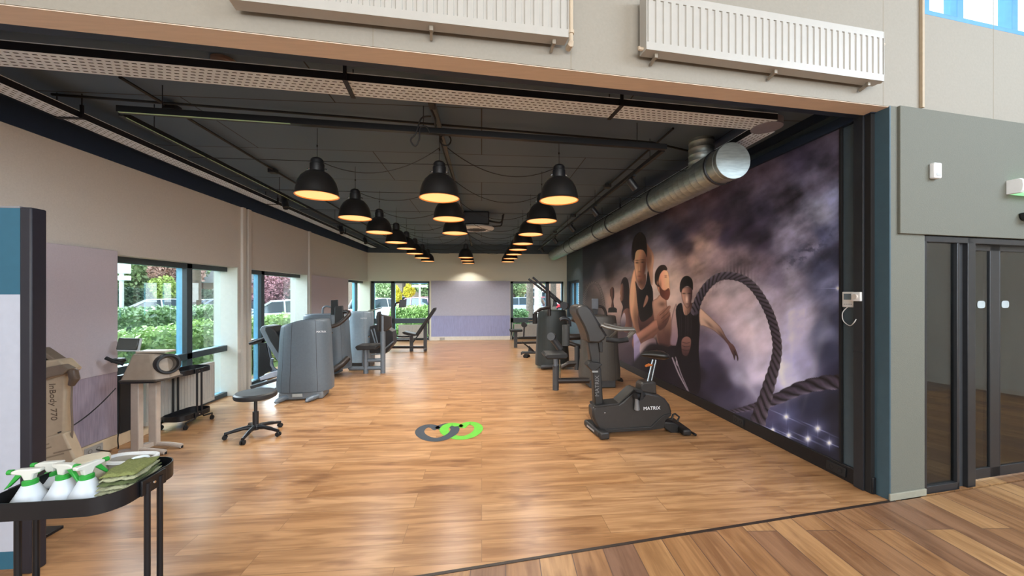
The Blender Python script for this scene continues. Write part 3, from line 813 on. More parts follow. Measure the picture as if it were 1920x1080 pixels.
# thin conduits on the ceiling
def conduit(lab, pts, r=.008, boxes=()):
    t = thing('conduit', lab, 'conduit', pts[0])
    mb = MB(); mb.tube(pts, r, 6); mb.build('pipe', M_cable, t)
    for b in boxes:
        mb = MB(); mb.box(b, (.09, .09, .05)); mb.build('junction_box', M_blackp, t, bevel=.006)
    return t
conduit('thin black conduit crossing the ceiling behind the tray', [onG(97, 177, 3.03), onG(633, 218, 3.03), onG(1222, 267, 3.03), onG(1330, 292, 3.03)], .010)
c1 = onG(225, 145, 3.03); c2 = onG(545, 338, 3.03)
conduit('black conduit along the ceiling near the left windows', [c1, c2, Vector((c2.x, 10.8, 3.03))], .012, (onG(323, 203, 3.02), onG(512, 321, 3.02), onG(640, 408, 3.02)))
c1 = onG(1262, 241, 3.03); c2 = onG(1016, 455, 3.03)
conduit('black conduit with junction boxes above the right light track', [c1, onG(1139, 349, 3.03), c2], .012, (onG(1139, 349, 3.02), onG(1075, 405, 3.02), onG(1040, 435, 3.02)))
# the double middle rail with cables
t = thing('cable_rail', 'steel cable rail down the middle of the ceiling', 'rail', (-.36, 2.9, 3.0))
mb = MB(); mb.beam((-.38, 2.75, 2.99), (-.30, 11.7, 2.99), .035, .03); mb.build('channel', mat('dull_channel_steel', '6f6e6c', .45, .4), t)
mb = MB(); mb.tube(smooth([(-.40, 2.95, 2.95), (-.38, 3.1, 2.93), (-.40, 3.3, 2.95), (-.37, 3.5, 2.92), (-.39, 3.9, 2.95), (-.34, 6, 2.95), (-.32, 11.6, 2.95)], 5), .009, 6)
mb.tube([Vector((-.33, 3.45, 2.90)) + Vector((.05 * math.cos(a), 0, .05 * math.sin(a))) for a in [2 * PI * k / 20 for k in range(20)]], .006, 6, closed=True)
mb.build('cable_bundle', M_cable, t)
mb = MB(); mb.tube(smooth([onY(808, 218, 3.0), onY(790, 222, 3.0), onY(780, 250, 3.0), onY(770, 262, 3.0), onY(778, 274, 3.0), onY(786, 262, 3.0), onY(788, 240, 3.0), onY(800, 238, 3.0), onY(806, 250, 3.0)], 6), .006, 6)
mb.build('cable_loop', M_cable, t)
mb = MB(); mb.box((-.38, 2.9, 2.955), (.05, .10, .05)); mb.build('connector', M_blackp, t, bevel=.004)
for q, dd, lab in ((onG(420, 119, 3.05), .075, 'round beige smoke detector on the ceiling behind the cable tray'),):
    tag(MB().lathe([(dd, .02), (dd, .0), (dd * .8, -.02), (0, -.024)], (q.x, q.y, 3.05), 24).build('smoke_detector', mat('beige_plastic', 'b99b8c', .5)), lab, 'smoke detector')
# lamp pendants
M_shade = mat('black_pendant_enamel', '232120', .38, .1, coat=.3)
M_shin = mat('copper_shade_inside', 'd58a42', .4, emit='ff9a40', estr=.15)
M_glow = mat('warm_lamp_diffuser', 'ffd9a0', .5, emit='ffc47c', estr=1.0)
def make_pendant():
    t = thing('pendant_lamp', '', 'pendant lamp', (0, 0, 0), 'black bell pendants over the gym floor')
    mb = MB(); mb.lathe([(.196, .0), (.192, .006), (.189, .02), (.182, .07), (.168, .125), (.142, .175), (.105, .212), (.062, .232), (.055, .236)], n=36); mb.build('shade', M_shade, t, ang=60)
    mb = MB(); mb.lathe([(.196, .0), (.186, -.002), (.184, .018), (.178, .04)], n=36); mb.build('rim', M_shin, t)
    mb = MB(); mb.lathe([(.1855, .008), (.09, .010), (.0, .011)], n=36); mb.build('diffuser', M_glow, t)
    mb = MB(); mb.lathe([(.060, .225), (.064, .24), (.064, .30), (.058, .305), (.058, .335), (.045, .352), (.03, .36), (0, .362)], n=28); mb.build('lamp_cap', M_blackp, t)
    mb = MB()
    for a in (0, PI): mb.cyl((.058 * math.cos(a), .0, .262), (.083 * math.cos(a), .0, .255), .006, n=8); mb.lathe([(0, -.006), (.009, -.004), (.009, .004), (0, .006)], (.085 * math.cos(a), 0, .254), 10)
    mb.build('clamp_screw', M_chrome, t)
    mb = MB(); mb.cyl((0, 0, .36), (0, 0, .64), .0025, n=5); mb.lathe([(0, -.008), (.007, -.006), (.007, .012), (0, .014)], (0, 0, .47), 8); mb.build('hanging_cord', M_cable, t)
    return t
pend = make_pendant()
XC = {'left': -1.555, 'middle': -.41, 'right': .77}
rowsY = [3.68, 4.75, 5.84, 6.96, 7.90, 8.87, 9.95, 10.95]
ordn = ['nearest', 'second', 'third', 'fourth', 'fifth', 'sixth', 'seventh', 'farthest']
first = True; LAMPS = []
for col_, ys in (('left', rowsY), ('middle', [3.68, 4.72, 5.82, 9.75, 10.7, 11.6]), ('right', rowsY)):
    for i, y in enumerate(ys):
        o = pend if first else copy_tree(pend)
        first = False
        o.location = (XC[col_], y, 2.425)
        if col_ == 'middle':
            n_ = ['nearest', 'second', 'third', 'fourth', 'fifth', 'farthest'][i]
        else:
            n_ = ordn[i]
        o['label'] = '%s black bell pendant in the %s row of lamps' % (n_, col_)
        LAMPS.append((col_, i, y))
        if i % 2 == 0 and not (col_ == 'middle' and i > 2):
            light('pendant_glow', 'SPOT', (0, 0, .0), 34, (1, .92, .82), parent=o, shadow_soft_size=.02, spot_size=R(128), spot_blend=.5)
for i, y in enumerate(rowsY):
    mb = MB(); mb.tube([(-2.72, y + .02, 2.765), (-1.555, y + .02, 2.76), (-.41, y + .02, 2.76), (.77, y + .02, 2.76), (2.45, y + .02, 2.765)], .003, 5)
    tag(mb.build('tension_wire', M_cable), 'taut black wire across the ceiling over the %s row of pendants' % ordn[i], 'wire', 'tension wires that carry the pendants')
    for sd, xa in (('left', -1.50), ('right', .71)):
        p0 = Vector((-.40 if sd == 'left' else -.33, y - .05, 2.9)); p1 = Vector((xa, y, 2.74))
        pts = [p0.lerp(p1, k / 14) + Vector((0, 0, -.72 * (k / 14) * (1 - k / 14) * .9)) for k in range(15)]
        mb = MB(); mb.tube(pts, .004, 5)
        tag(mb.build('lamp_cable', M_cable), 'sagging black cable from the middle rail to the %s pendant of the %s row' % (ordn[i], sd), 'cable', 'sagging lamp cables')

# air conditioning cassette
q = onG(893, 431, 2.75)
t = thing('ceiling_air_conditioner', 'round air conditioner with white grille and black housing hanging from the ceiling', 'air conditioner', q)
mb = MB(); mb.lathe([(.0, .0), (.20, .0), (.22, .006), (.34, .012), (.355, .03), (.34, .05), (.2, .06)], q, 40); mb.build('face_panel', M_whitep, t)
mb = MB()
for k in range(-6, 7):
    w_ = math.sqrt(max(0, .19 ** 2 - (k * .03) ** 2)); mb.box(q + Vector((0, k * .03, -.003)), (2 * w_, .012, .004))
mb.build('grille', mat('grille_dark', '3c3f42', .6), t)
mb = MB(); mb.box(q + Vector((-.0, .0, .19)), (.50, .50, .25)); mb.build('housing', M_blackp, t, bevel=.02)
mb = MB(); mb.tube(smooth([q + Vector((.25, 0, .18)), q + Vector((.42, 0, .15)), q + Vector((.50, 0, .17)), q + Vector((.54, 0, .32))], 5), .018, 8); mb.tube(smooth([q + Vector((.25, 0, .07)), q + Vector((.42, 0, .08)), q + Vector((.5, 0, .11)), q + Vector((.52, .02, .3))], 5), .014, 8); mb.build('refrigerant_pipe', M_cable, t)
mb = MB(); mb.cyl(q + Vector((-.34, 0, .05)), q + Vector((-.34, 0, .32)), .005, n=6); mb.cyl(q + Vector((.2, .1, .3)), q + Vector((.2, .1, .32)), .005, n=6); mb.build('hanger_rod', M_dark, t)

# spiral duct
DX0, DX1, DZ, DR = 2.245, 2.235, 2.69, .158
t = thing('ventilation_duct', 'large silver spiral ventilation duct along the top of the mural wall', 'duct', (DX0, 3.17, DZ))
prof = [(0, 0), (DR + .004, 0), (DR + .007, .006), (DR + .004, .012), (DR + .003, .05), (DR + .007, .055), (DR + .003, .06), (DR + .003, .13)]
mb = MB(); mb.lathe(prof, (DX0, 3.17, DZ), 48, axis=(0, 1, 0)); mb.build('end_cap', M_alu, t)
prof = [(DR - .004, .13)]
y = .14
while y < 8.3:
    prof += [(DR, y), (DR, y + .085), (DR + .004, y + .09), (DR + .004, y + .096), (DR, y + .10)]; y += .105
mb = MB(); mb.lathe(prof, (DX0, 3.17, DZ), 48, axis=(-.001, 1, 0)); mb.build('spiral_tube', M_alu, t, ang=60)
for k, yy in enumerate((.16, 1.38, 3.0, 3.75, 5.6, 6.2)):
    mb = MB(); mb.lathe([(DR + .006, 0), (DR + .013, .004), (DR + .013, .028), (DR + .006, .032)], (DX0, 3.17 + yy, DZ), 40, axis=(0, 1, 0)); mb.build('clamp_ring', M_dark, t)
for k, yy in enumerate((1.95, 4.3, 6.6)):
    mb = MB(); c = Vector((DX0, 3.17 + yy, DZ)); a0 = R(150)
    for jj in range(7):
        mb.box(c + Vector((math.cos(a0) * (DR + .006), (jj - 3) * .055, math.sin(a0) * (DR + .006))), (.006, .035, .07), M=Matrix.Rotation(-(a0 - PI), 3, 'Y'))
    mb.build('air_grille', mat('duct_grille_grey', '8b908c', .4, .6), t)
rc = Vector((DX0 + .0, 3.66, DZ))
prof = []; z = .10
while z < ZC - DZ - .01:
    prof += [(.118, z), (.118, z + .05), (.122, z + .053), (.122, z + .058), (.118, z + .06)]; z += .065
prof += [(.118, ZC - DZ)]
mb = MB(); mb.lathe([(.135, .07), (.135, .10)] + prof, rc, 36); mb.build('riser_duct', M_alu, t, ang=60)
mb = MB()
for yy in (.42, .62, 1.7, 3.5, 3.9, 5.5): mb.cyl((DX0 - .05, 3.17 + yy, DZ + DR - .02), (DX0 - .05, 3.17 + yy, ZC), .004, n=6)
mb.build('suspension_rod', M_dark, t)

# ================================================================== FLOOR EMBLEM  (two interlocked hearts)
def heart_loop():
    # centre line of one heart in a unit frame, 0 = notch
    h = [(0, .30), (.22, .60), (.55, .74), (.86, .56), (1.0, .16), (.86, -.28), (.50, -.66), (0, -.84)]
    h = h + [(-x, y) for x, y in h[-2:0:-1]]
    k = len(h); pts = []
    for i in range(k):
        p0, p1, p2, p3 = [Vector(h[(i + j) % k]) for j in (-1, 0, 1, 2)]
        for j in range(5):
            t = j / 5
            pts.append(tuple(.5 * ((2 * p1) + (-p0 + p2) * t + (2 * p0 - 5 * p1 + 4 * p2 - p3) * t * t + (-p0 + 3 * p1 - 3 * p2 + p3) * t ** 3)))
    return pts
em = onG(843, 808); em.z = .0
t = thing('floor_emblem', 'navy and green interlocked hearts emblem lying flat on the oak floor', 'floor emblem', em)
e_navy = mat('emblem_navy_vinyl', '22303d', .5); e_green = mat('emblem_green_vinyl', '57ad2c', .5)
cx = {'n': -.13, 'g': .13}
def Ept(u, v, z):   # u to the right, v away
    a = R(6.0); return em + Vector((u * math.cos(a) - v * math.sin(a), u * math.sin(a) + v * math.cos(a), z))
def ribbon(mb, pts, w, z):
    k = len(pts); L_ = []; R_ = []
    for i in range(k):
        p = Vector(pts[i]); q0 = Vector(pts[max(0, i - 1)]); q1 = Vector(pts[min(k - 1, i + 1)])
        tt = (q1 - q0).normalized(); nn = Vector((-tt.y, tt.x))
        a = p + nn * w / 2; b = p - nn * w / 2
        L_.append(Ept(a.x, a.y, z)); R_.append(Ept(b.x, b.y, z))
    mb.add(L_ + R_, [(i, i + 1, k + i + 1, k + i) for i in range(k - 1)])
HS = .19; NL = 70
loop = heart_loop()
def hp(c, i0, i1, sx=1.0):
    return [(c + loop[i % NL][0] * HS * sx, loop[i % NL][1] * .27) for i in range(i0, i1 + 1)]
mb = MB(); ribbon(mb, hp(cx['n'], 0, 70), .098, .0012); o = mb.build('navy_heart', e_navy, t)
mb = MB(); ribbon(mb, hp(cx['g'], 0, 70), .098, .0022); o = mb.build('green_heart', e_green, t)
mb = MB(); ribbon(mb, hp(cx['n'], 17, 34), .098, .0032); o = mb.build('navy_heart_overlap', e_navy, t)

# ================================================================== STOOL
st = Vector((-2.385, 4.16, 0))
t = thing('rolling_stool', 'round black swivel stool on a five-armed wheeled base', 'stool', st)
mb = MB(); mb.lathe([(0, .395), (.17, .395), (.19, .403), (.197, .42), (.195, .445), (.18, .458), (.0, .463)], st, 44); mb.build('seat', mat('black_vinyl', '26282b', .5, bump=.05), t)
mb = MB(); mb.lathe([(.055, .385), (.055, .395), (0, .395)], st, 20); mb.cyl(st + Vector((0, 0, .24)), st + Vector((0, 0, .39)), .016); mb.build('gas_lift', M_blackp, t)
mb = MB(); mb.cyl(st + Vector((0, 0, .08)), st + Vector((0, 0, .25)), .028, n=20); mb.lathe([(.04, .06), (.045, .075), (.04, .10), (.028, .115)], st, 24); mb.build('column', M_blackp, t)
for k in range(5):
    a = R(-12 + 72 * k); u = Vector((math.cos(a), math.sin(a), 0))
    mb = MB(); mb.tube(smooth([st + Vector((0, 0, .085)), st + u * .10 + Vector((0, 0, .088)), st + u * .2 + Vector((0, 0, .07)), st + u * .265 + Vector((0, 0, .055))], 4), [.024] * 4 + [.02] * 4 + [.016] * 5, 10); lg = mb.build('leg', M_black, t)
    mb = MB(); c = st + u * .262; mb.cyl(c + Vector((0, 0, .03)), c + Vector((0, 0, .055)), .008, n=8)
    s_ = Vector((-u.y, u.x, 0))
    for q_ in (-1, 1): mb.cyl(c + s_ * (q_ * .006) + Vector((0, 0, .0235)) , c + s_ * (q_ * .02) + Vector((0, 0, .0235)), .0225, n=16)
    mb.build('caster', M_rubber, lg)

# ================================================================== BLACK TROLLEYS
def trolley(lab, cx_, cy_, lx, ly, tiers, rot=0, wheels=True, tray_h=.055, legs=True):
    t = thing('utility_trolley', lab, 'trolley', (cx_, cy_, 0))
    T = Matrix.Rotation(rot, 3, 'Z'); C = Vector((cx_, cy_, 0))
    def P(x, y, z): return C + T @ Vector((x, y, z))
    rad = .09
    def outline(gx, gy, r):
        out = []
        for sx, sy, a0 in ((1, 1, 0), (-1, 1, PI / 2), (-1, -1, PI), (1, -1, 1.5 * PI)):
            for k in range(9):
                a = a0 + PI / 2 * k / 8
                out.append((sx * (gx - r) + r * math.cos(a), sy * (gy - r) + r * math.sin(a)))
        return out
    for zr in tiers:
        mb = MB(); o1 = outline(lx / 2, ly / 2, rad); o2 = outline(lx / 2 - .004, ly / 2 - .004, rad - .004); k = len(o1)
        vs = [P(x, y, zr - tray_h) for x, y in o1] + [P(x, y, zr) for x, y in o1] + [P(x, y, zr) for x, y in o2] + [P(x, y, zr - tray_h + .006) for x, y in o2]
        fs = []
        for lv in range(3):
            for i in range(k):
                j = (i + 1) % k; fs.append((lv * k + i, lv * k + j, (lv + 1) * k + j, (lv + 1) * k + i))
        fs.append(tuple(range(k))); fs.append(tuple(3 * k + i for i in range(k)))
        mb.add(vs, fs)
        mb.build('tray', M_black, t, ang=50)
    for sx in (-1, 1):
        mb = MB()
        x = sx * (lx / 2 + .008)
        zt = tiers[0]; 
        for sy in (-1, 1):
            mb.tube([P(x, sy * .03, zt - .02), P(x, sy * .03, .12), P(x, sy * .06, .085), P(x, sy * (ly / 2 - .04), .075)], .010, 10)
        mb.build('leg', M_black, t)
        for zr in tiers: mb = MB(); mb.box(P(x, 0, zr - tray_h / 2), (.008, .115, tray_h * .95), rz=rot); mb.build('mounting_plate', M_black, t, bevel=.002)
        for zr in tiers: mb = MB(); mb.lathe([(0, .002), (.005, .0015), (.006, 0)], P(x + sx * .004, .0, zr - tray_h / 2), 10, axis=T @ Vector((sx, 0, 0))); mb.build('screw', M_chrome, t)
        for sy in (-1, 1):
            c = P(x, sy * (ly / 2 - .04), 0); mb = MB(); mb.cyl(c + Vector((0, 0, .045)), c + Vector((0, 0, .08)), .007, n=8)
            u = T @ Vector((1, 0, 0))
            mb.cyl(c - u * .009 + Vector((0, 0, .025)), c + u * .009 + Vector((0, 0, .025)), .0245, n=20)
            mb.beam(c + Vector((0, 0, .05)), c + Vector((0, 0, .02)) , .03, .012)
            mb.build('caster', M_rubber, t)
    return t, P
ZR = .78
tn, PT = trolley('black steel trolley in the near left corner holding spray bottles and cloths', -1.522, 1.59, .425, .345, (ZR, .22), rot=R(2), tray_h=.062)
trolley('black steel trolley with trays by the first left window', -3.355, 4.56, .26, .43, (.645, .15), rot=R(-6), tray_h=.055)
# the things on the near trolley
M_bott = mat('frosted_white_bottle', 'c9d2dc', .35, var=.02)
M_trg = mat('translucent_white_trigger', 'd2d5cf', .4, var=.02)
M_grn = mat('green_plastic', '2f9a3c', .4, var=.04)
ZF = ZR - .062 + .0065
def spray(px, py, Yd, lab, rot, hz=.0):
    q = onY(px, py, Yd); b = Vector((q.x, q.y, ZF)); hN = q.z - ZF
    t = thing('spray_bottle', lab, 'spray bottle', b, 'spray bottles on the trolley')
    mb = MB(); mb.lathe([(0, 0), (.050, 0), (.055, .006), (.054, .012), (.037, hN * .55), (.022, hN * .96), (.017, hN)], b, 30, ); mb.build('bottle', M_bott, t)
    mb = MB(); mb.lathe([(.019, -.006), (.0205, -.004), (.0205, .012), (.017, .014), (.012, .016)], b + Vector((0, 0, hN)), 24); mb.build('collar', M_grn, t)
    T = Matrix.Rotation(rot, 3, 'Z'); h = b + Vector((0, 0, hN + .014))
    def Q(x, y, z): return h + T @ Vector((x, y, z))
    mb = MB(); mb.prism([Q(-.012, -.011, 0), Q(.012, -.011, 0), Q(.016, -.011, .022), Q(.036, -.011, .028), Q(.036, -.011, .040), Q(-.030, -.011, .042), Q(-.050, -.011, .036), Q(-.050, -.011, .026), Q(-.02, -.011, .02)], T @ Vector((0, .022, 0))); mb.build('spray_head', M_trg, t, bevel=.004)
    mb = MB(); mb.cyl(Q(-.050, 0, .032), Q(-.064, 0, .032), .009, n=14); mb.build('nozzle', M_grn, t)
    mb = MB(); mb.prism([Q(-.030, -.006, .026), Q(-.040, -.006, .022), Q(-.062, -.006, -.012), Q(-.075, -.006, -.03), Q(-.060, -.006, -.022), Q(-.030, -.006, .01), Q(-.018, -.006, .022)], T @ Vector((0, .012, 0))); mb.build('trigger', M_grn, t, bevel=.002)
    return t
spray(57, 906, 1.51, 'spray bottle at the left front of the trolley, its green trigger pointing left', R(8))
spray(119, 896, 1.53, 'spray bottle in the middle of the trolley, green trigger turned to the right', R(170))
spray(98, 890, 1.665, 'spray bottle at the back of the trolley behind the middle one', R(10))
spray(163, 896, 1.53, 'spray bottle nearest the folded cloths, its head turned to the back', R(255))
q = onY(172, 890, 1.66); q.z = ZF
t = thing('wipes_tub', 'round cream plastic tub behind the spray bottles', 'tub', q)
mb = MB(); mb.lathe([(0, 0), (.044, 0), (.048, .008), (.051, .084), (.047, .086)], q, 32); mb.build('body', mat('cream_plastic', 'cfc6ad', .45), t)
mb = MB(); mb.lathe([(.053, .080), (.054, .083), (.054, .102), (.050, .107), (0, .110)], q, 32); mb.build('lid', mat('cream_plastic_lid', 'd6cdb6', .45), t)
# cloth stack
M_cloth = [mat('olive_microfibre', '7d8550', .95, var=.18, scale=160, bump=.5), mat('pale_olive_cloth', 'a3a688', .95, var=.15, scale=160, bump=.5), mat('dark_olive_cloth', '55603c', .95, var=.15, scale=160, bump=.5)]
base = Vector((-1.395, 1.61, ZF)); zc = 0
lb = ['bottom', 'second from the bottom', 'third from the bottom', 'fourth from the bottom', 'fifth from the bottom', 'topmost']
for k in range(6):
    th = .0125
    ang = R(14 + (-1) ** k * 1.2); T = Matrix.Rotation(ang, 3, 'Z'); w2, d2 = .066 - .002 * k, .095 - .003 * k
    mb = MB(); nx = 10; vs = []; fs = []
    def hgt(u, v): return .003 * math.sin(7 * u + k) * math.cos(5 * v + 2 * k) + .002 * math.sin(17 * u + 3 * v)
    for side in (0, 1):
        for i in range(nx + 1):
            for j in range(nx + 1):
                u = -1 + 2 * i / nx; v = -1 + 2 * j / nx
                er = .9 if side else 1.0
                e = max(abs(u), abs(v)); drop = -.0035 * (e ** 14) if side else .0035 * (e ** 14)
                p = T @ Vector((u * w2 * (1 - .03 * v * v), v * d2 * (1 - .03 * u * u), 0))
                vs.append(base + p + Vector((0, 0, .003 + zc + (th if side else 0) + drop + hgt(u, v))))
    S = (nx + 1) ** 2
    for side in (0, 1):
        for i in range(nx):
            for j in range(nx):
                a = side * S + i * (nx + 1) + j; fs.append((a, a + 1, a + nx + 2, a + nx + 1))
    edge = [i * (nx + 1) for i in range(nx + 1)] + [nx * (nx + 1) + j for j in range(1, nx + 1)] + [i * (nx + 1) + nx for i in range(nx - 1, -1, -1)] + [j for j in range(nx - 1, 0, -1)]
    for a, b in zip(edge, edge[1:] + edge[:1]): fs.append((a, b, S + b, S + a))
    mb.add(vs, fs)
    o = mb.build('folded_cloth', [M_cloth[(2, 1, 1, 2, 1, 0)[k]]], ang=80)
    tag(o, '%s folded olive cloth in the stack on the near trolley' % lb[k], 'cloth', 'folded cloths on the trolley')
    zc += th + .0022
q = Vector((-1.49, 1.715, ZF))
t = thing('plastic_caddy', 'flat white plastic holder behind the folded cloths', 'holder', q)
mb = MB(); T = Matrix.Rotation(R(8), 3, 'Z')
cc = Vector((-1.49, 1.715, ZR + .015))
def oval(a, b, n, c, z): return [c + Vector((a * math.copysign(abs(math.cos(q_)) ** .7, math.cos(q_)), b * math.copysign(abs(math.sin(q_)) ** .7, math.sin(q_)), z)) for q_ in [2 * PI * k / n for k in range(n)]]
A_ = oval(.10, .055, 36, cc, 0); B_ = oval(.088, .044, 36, cc, 0); A2 = oval(.10, .055, 36, cc, .010); B2 = oval(.088, .044, 36, cc, .010)
mb.add(A_ + B_ + A2 + B2, [(i, (i + 1) % 36, 36 + (i + 1) % 36, 36 + i) for i in range(36)] + [(72 + i, 72 + (i + 1) % 36, 108 + (i + 1) % 36, 108 + i) for i in range(36)] + [(i, (i + 1) % 36, 72 + (i + 1) % 36, 72 + i) for i in range(36)] + [(36 + i, 36 + (i + 1) % 36, 108 + (i + 1) % 36, 108 + i) for i in range(36)])
mb.build('rim', M_whitep, t)
mb = MB(); A3 = oval(.089, .045, 36, cc, -.0); A4 = oval(.075, .035, 36, cc, -.07); mb.add(A3 + A4, [(i, (i + 1) % 36, 36 + (i + 1) % 36, 36 + i) for i in range(36)] + [tuple(36 + i for i in range(36))]); mb.build('bowl', mat('grey_brown_plastic', 'a09a90', .5), t)
mb = MB(); mb.lathe([(0, .004), (.03, .003), (.033, 0), (.033, -.004)], cc + Vector((.04, -.005, .003)), 24); mb.build('insert', mat('pale_blue_plastic', 'd8e6ee', .3), t)

# ================================================================== DISPLAY BOARD at the left edge
bp0 = onY(60, 700, 2.2)
t = thing('display_board', 'tall white display board with petrol blue top, cut by the left edge of the photo', 'board', (bp0.x, 2.2, 0))
xr = bp0.x; xe = onY(38, 700, 2.2).x
mb = MB(); mb.bx(xe - .55, xe, 2.2, 2.23, 1.494, 1.955); mb.build('top_field', mat('petrol_blue_print', '2b6078', .6, var=.03), t)
mb = MB(); mb.bx(xe - .55, xe, 2.2, 2.23, .124, 1.494); mb.build('white_field', mat('cool_white_print', 'b6bccb', .6, var=.03), t)
mb = MB(); mb.bx(xe - .55, xe, 2.2, 2.23, .03, .124); mb.build('bottom_field', MATS['petrol_blue_print'], t)
mb = MB(); mb.bx(xe, xr, 2.195, 2.27, 0, 1.96); mb.build('edge_profile', mat('dark_violet_black', '20202a', .5), t, bevel=.008)
mb = MB(); mb.bx(xe - .55, xe, 2.198, 2.25, 1.955, 1.965); mb.build('top_profile', mat('pale_aluminium', '9a9aa0', .4, .5), t)
mb = MB(); mb.bx(xe - .5, -2.66, 2.3, 2.61, 0, .02); mb.build('foot', M_black, t, bevel=.004)

# ================================================================== GYM MACHINES
M_shroud = mat('slate_machine_cover', '5d6872', .42, .15, var=.05, scale=40)
M_shroudd = mat('charcoal_machine_cover', '4a4743', .45, .15, var=.05, scale=40)
M_seam = mat('cover_seam', '22252a', .6)
M_steel = mat('dark_grey_machine_tube', '45484c', .4, .3)
M_steell = mat('blue_grey_machine_tube', '707b86', .4, .3)
M_pad = mat('black_upholstery', '1d1e20', .55, bump=.05)
M_brown = mat('brown_black_tube', '35302e', .4, .3)
M_padtop = mat('grey_pad_shell', '74808a', .45)
M_markw = mat('white_marking', 'e8eaee', .5)
def shroud(parent, name, cx_, cy_, w, d, z0, z1, m=M_shroud, rot=0, slope=0, exp=3.0, seams=(-.62, -.25, .45), flare=1.05, waist=.97, top=.90):
    T = Matrix.Rotation(rot, 3, 'Z'); mb = MB(); mb.curved = True
    N = 64
    # angles: base set plus narrow seam columns on the front face (towards -y)
    def xy(a):
        c, s_ = math.cos(a), math.sin(a)
        return (math.copysign(abs(c) ** (2 / exp), c) * w / 2, math.copysign(abs(s_) ** (2 / exp), s_) * d / 2)
    angs = [(2 * PI * k / N, 0) for k in range(N)]
    for sx in seams:
        a = 1.5 * PI + math.asin(max(-1, min(1, sx))) * .95
        angs = [q for q in angs if abs(q[0] - a) > .03]
        angs += [(a - .009, 1), (a + .009, 0)]
    angs.sort(); K = len(angs)
    lv = [(0, flare), (.12, flare + .005), (.35, 1.0), (.6, waist), (.85, (waist + top) / 2), (.96, top), (.99, top - .02), (1.0, top - .06)]
    vs = []
    for t_, f in lv:
        for a, _ in angs:
            x, y = xy(a); x *= f; y *= (f + 1) / 2
            z = z0 + (z1 - z0) * t_
            drop = slope * max(0, -x / (w / 2) - .05) * t_ if slope > 0 else -slope * max(0, x / (w / 2) - .05) * t_
            p = T @ Vector((x, y, 0)); vs.append((cx_ + p.x, cy_ + p.y, z - drop))
    fs = []; ms = []
    for i in range(len(lv) - 1):
        for j in range(K):
            j2 = (j + 1) % K; fs.append((i * K + j, i * K + j2, (i + 1) * K + j2, (i + 1) * K + j)); ms.append(angs[j][1])
    fs.append(tuple(range(K - 1, -1, -1))); ms.append(0); fs.append(tuple((len(lv) - 1) * K + j for j in range(K))); ms.append(0)
    mb.v = vs; mb.f = fs; mb.m = ms
    return mb.build(name, [m, M_seam], parent, ang=50)
def ppoly(pts, Y, dy, sc_=None):
    """outline on the plane y=Y through photo points -> prism depth dy"""
    return [onY(x, y, Y) for x, y in pts], Vector((0, dy, 0))
def pp(parent, name, m, pts, Y, dy, bevel=.006):
    P, o = ppoly(pts, Y, dy); mb = MB(); mb.prism(P, o); return mb.build(name, m, parent, bevel=bevel)
def tb(parent, name, m, pts, r, Ys, n=12, sm=0):
    if not isinstance(Ys, (list, tuple)): Ys = [Ys] * len(pts)
    P = [onY(x, y, Y) for (x, y), Y in zip(pts, Ys)]
    if sm: P = smooth(P, sm)
    mb = MB(); mb.tube(P, r, n); return mb.build(name, m, parent)
def foot(parent, c, d, L, m=M_steell):
    d = Vector(d).normalized(); c = Vector(c); mb = MB()
    mb.tube([c + Vector((0, 0, .045)), c + d * L * .5 + Vector((0, 0, .042)), c + d * L * .85 + Vector((0, 0, .034)), c + d * L + Vector((0, 0, .022))], [.034, .036, .032, .014], 14)
    return mb.build('foot', m, parent)

# A: leg machine nearest on the left
YA = 5.42
cA = onY(573, 740, YA + .22)
tA = thing('leg_press_machine', 'grey-covered strength machine nearest on the left, its seat by the window', 'gym machine', (cA.x, YA + .2, 0))
shroud(tA, 'weight_cover', cA.x, YA + .24, .70, .44, .115, 1.125, rot=R(7), slope=.11)
mb = MB(); mb.box((cA.x - .01, YA + .22, .06), (.58, .34, .11), rz=R(7)); mb.build('base', mat('light_slate_base', '737a80', .45), tA, bevel=.02)
mb = MB(); q = Vector((cA.x - .02, YA + .02, .075)); mb.box(q, (.13, .01, .045), rz=R(7)); mb.build('rating_plate', mat('plate_grey', 'a3a8a8', .5), tA)
foot(tA, (cA.x - .17, YA + .05, 0), (-.35, -1, 0), .20); foot(tA, (cA.x + .24, YA + .14, 0), (-.38, -1, 0), .26)
q = onY(603, 622, YA - .0); text('lettering', 'MATRIX', .035, q + Vector((0, -.01, 0)), (1, .12, 0), (0, 0, 1), M_markw, tA)
pp(tA, 'backrest_shell', M_padtop, [(486, 618), (491, 611), (501, 611), (512, 628), (526, 655), (526, 682), (519, 676), (500, 645)], 5.58, .28, .012)
pp(tA, 'backrest', M_pad, [(496, 612), (506, 612), (517, 622), (528, 640), (527, 672), (519, 660), (506, 640), (496, 620)], 5.55, .30, .016)
tb(tA, 'seat_post', M_steell, [(500, 642), (512, 700)], .03, 5.75)
pp(tA, 'side_panel', M_blackp, [(486, 645), (498, 643), (509, 695), (484, 707)], 5.70, .03)
tb(tA, 'armrest', M_blackp, [(468, 644), (497, 634)], .022, [5.7, 5.7])
tb(tA, 'support_arm', M_steell, [(511, 672), (509, 684), (518, 694), (530, 695)], .018, 5.6, sm=4)
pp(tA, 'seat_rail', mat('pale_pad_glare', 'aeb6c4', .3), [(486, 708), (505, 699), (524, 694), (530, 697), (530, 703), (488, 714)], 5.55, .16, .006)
pp(tA, 'floor_rail', M_steel, [(468, 724), (528, 707), (528, 712), (470, 730)], 5.5, .08)
g1, g2, g3, g4 = onG(486, 716), onG(520, 708), onG(531, 721), onG(470, 732)
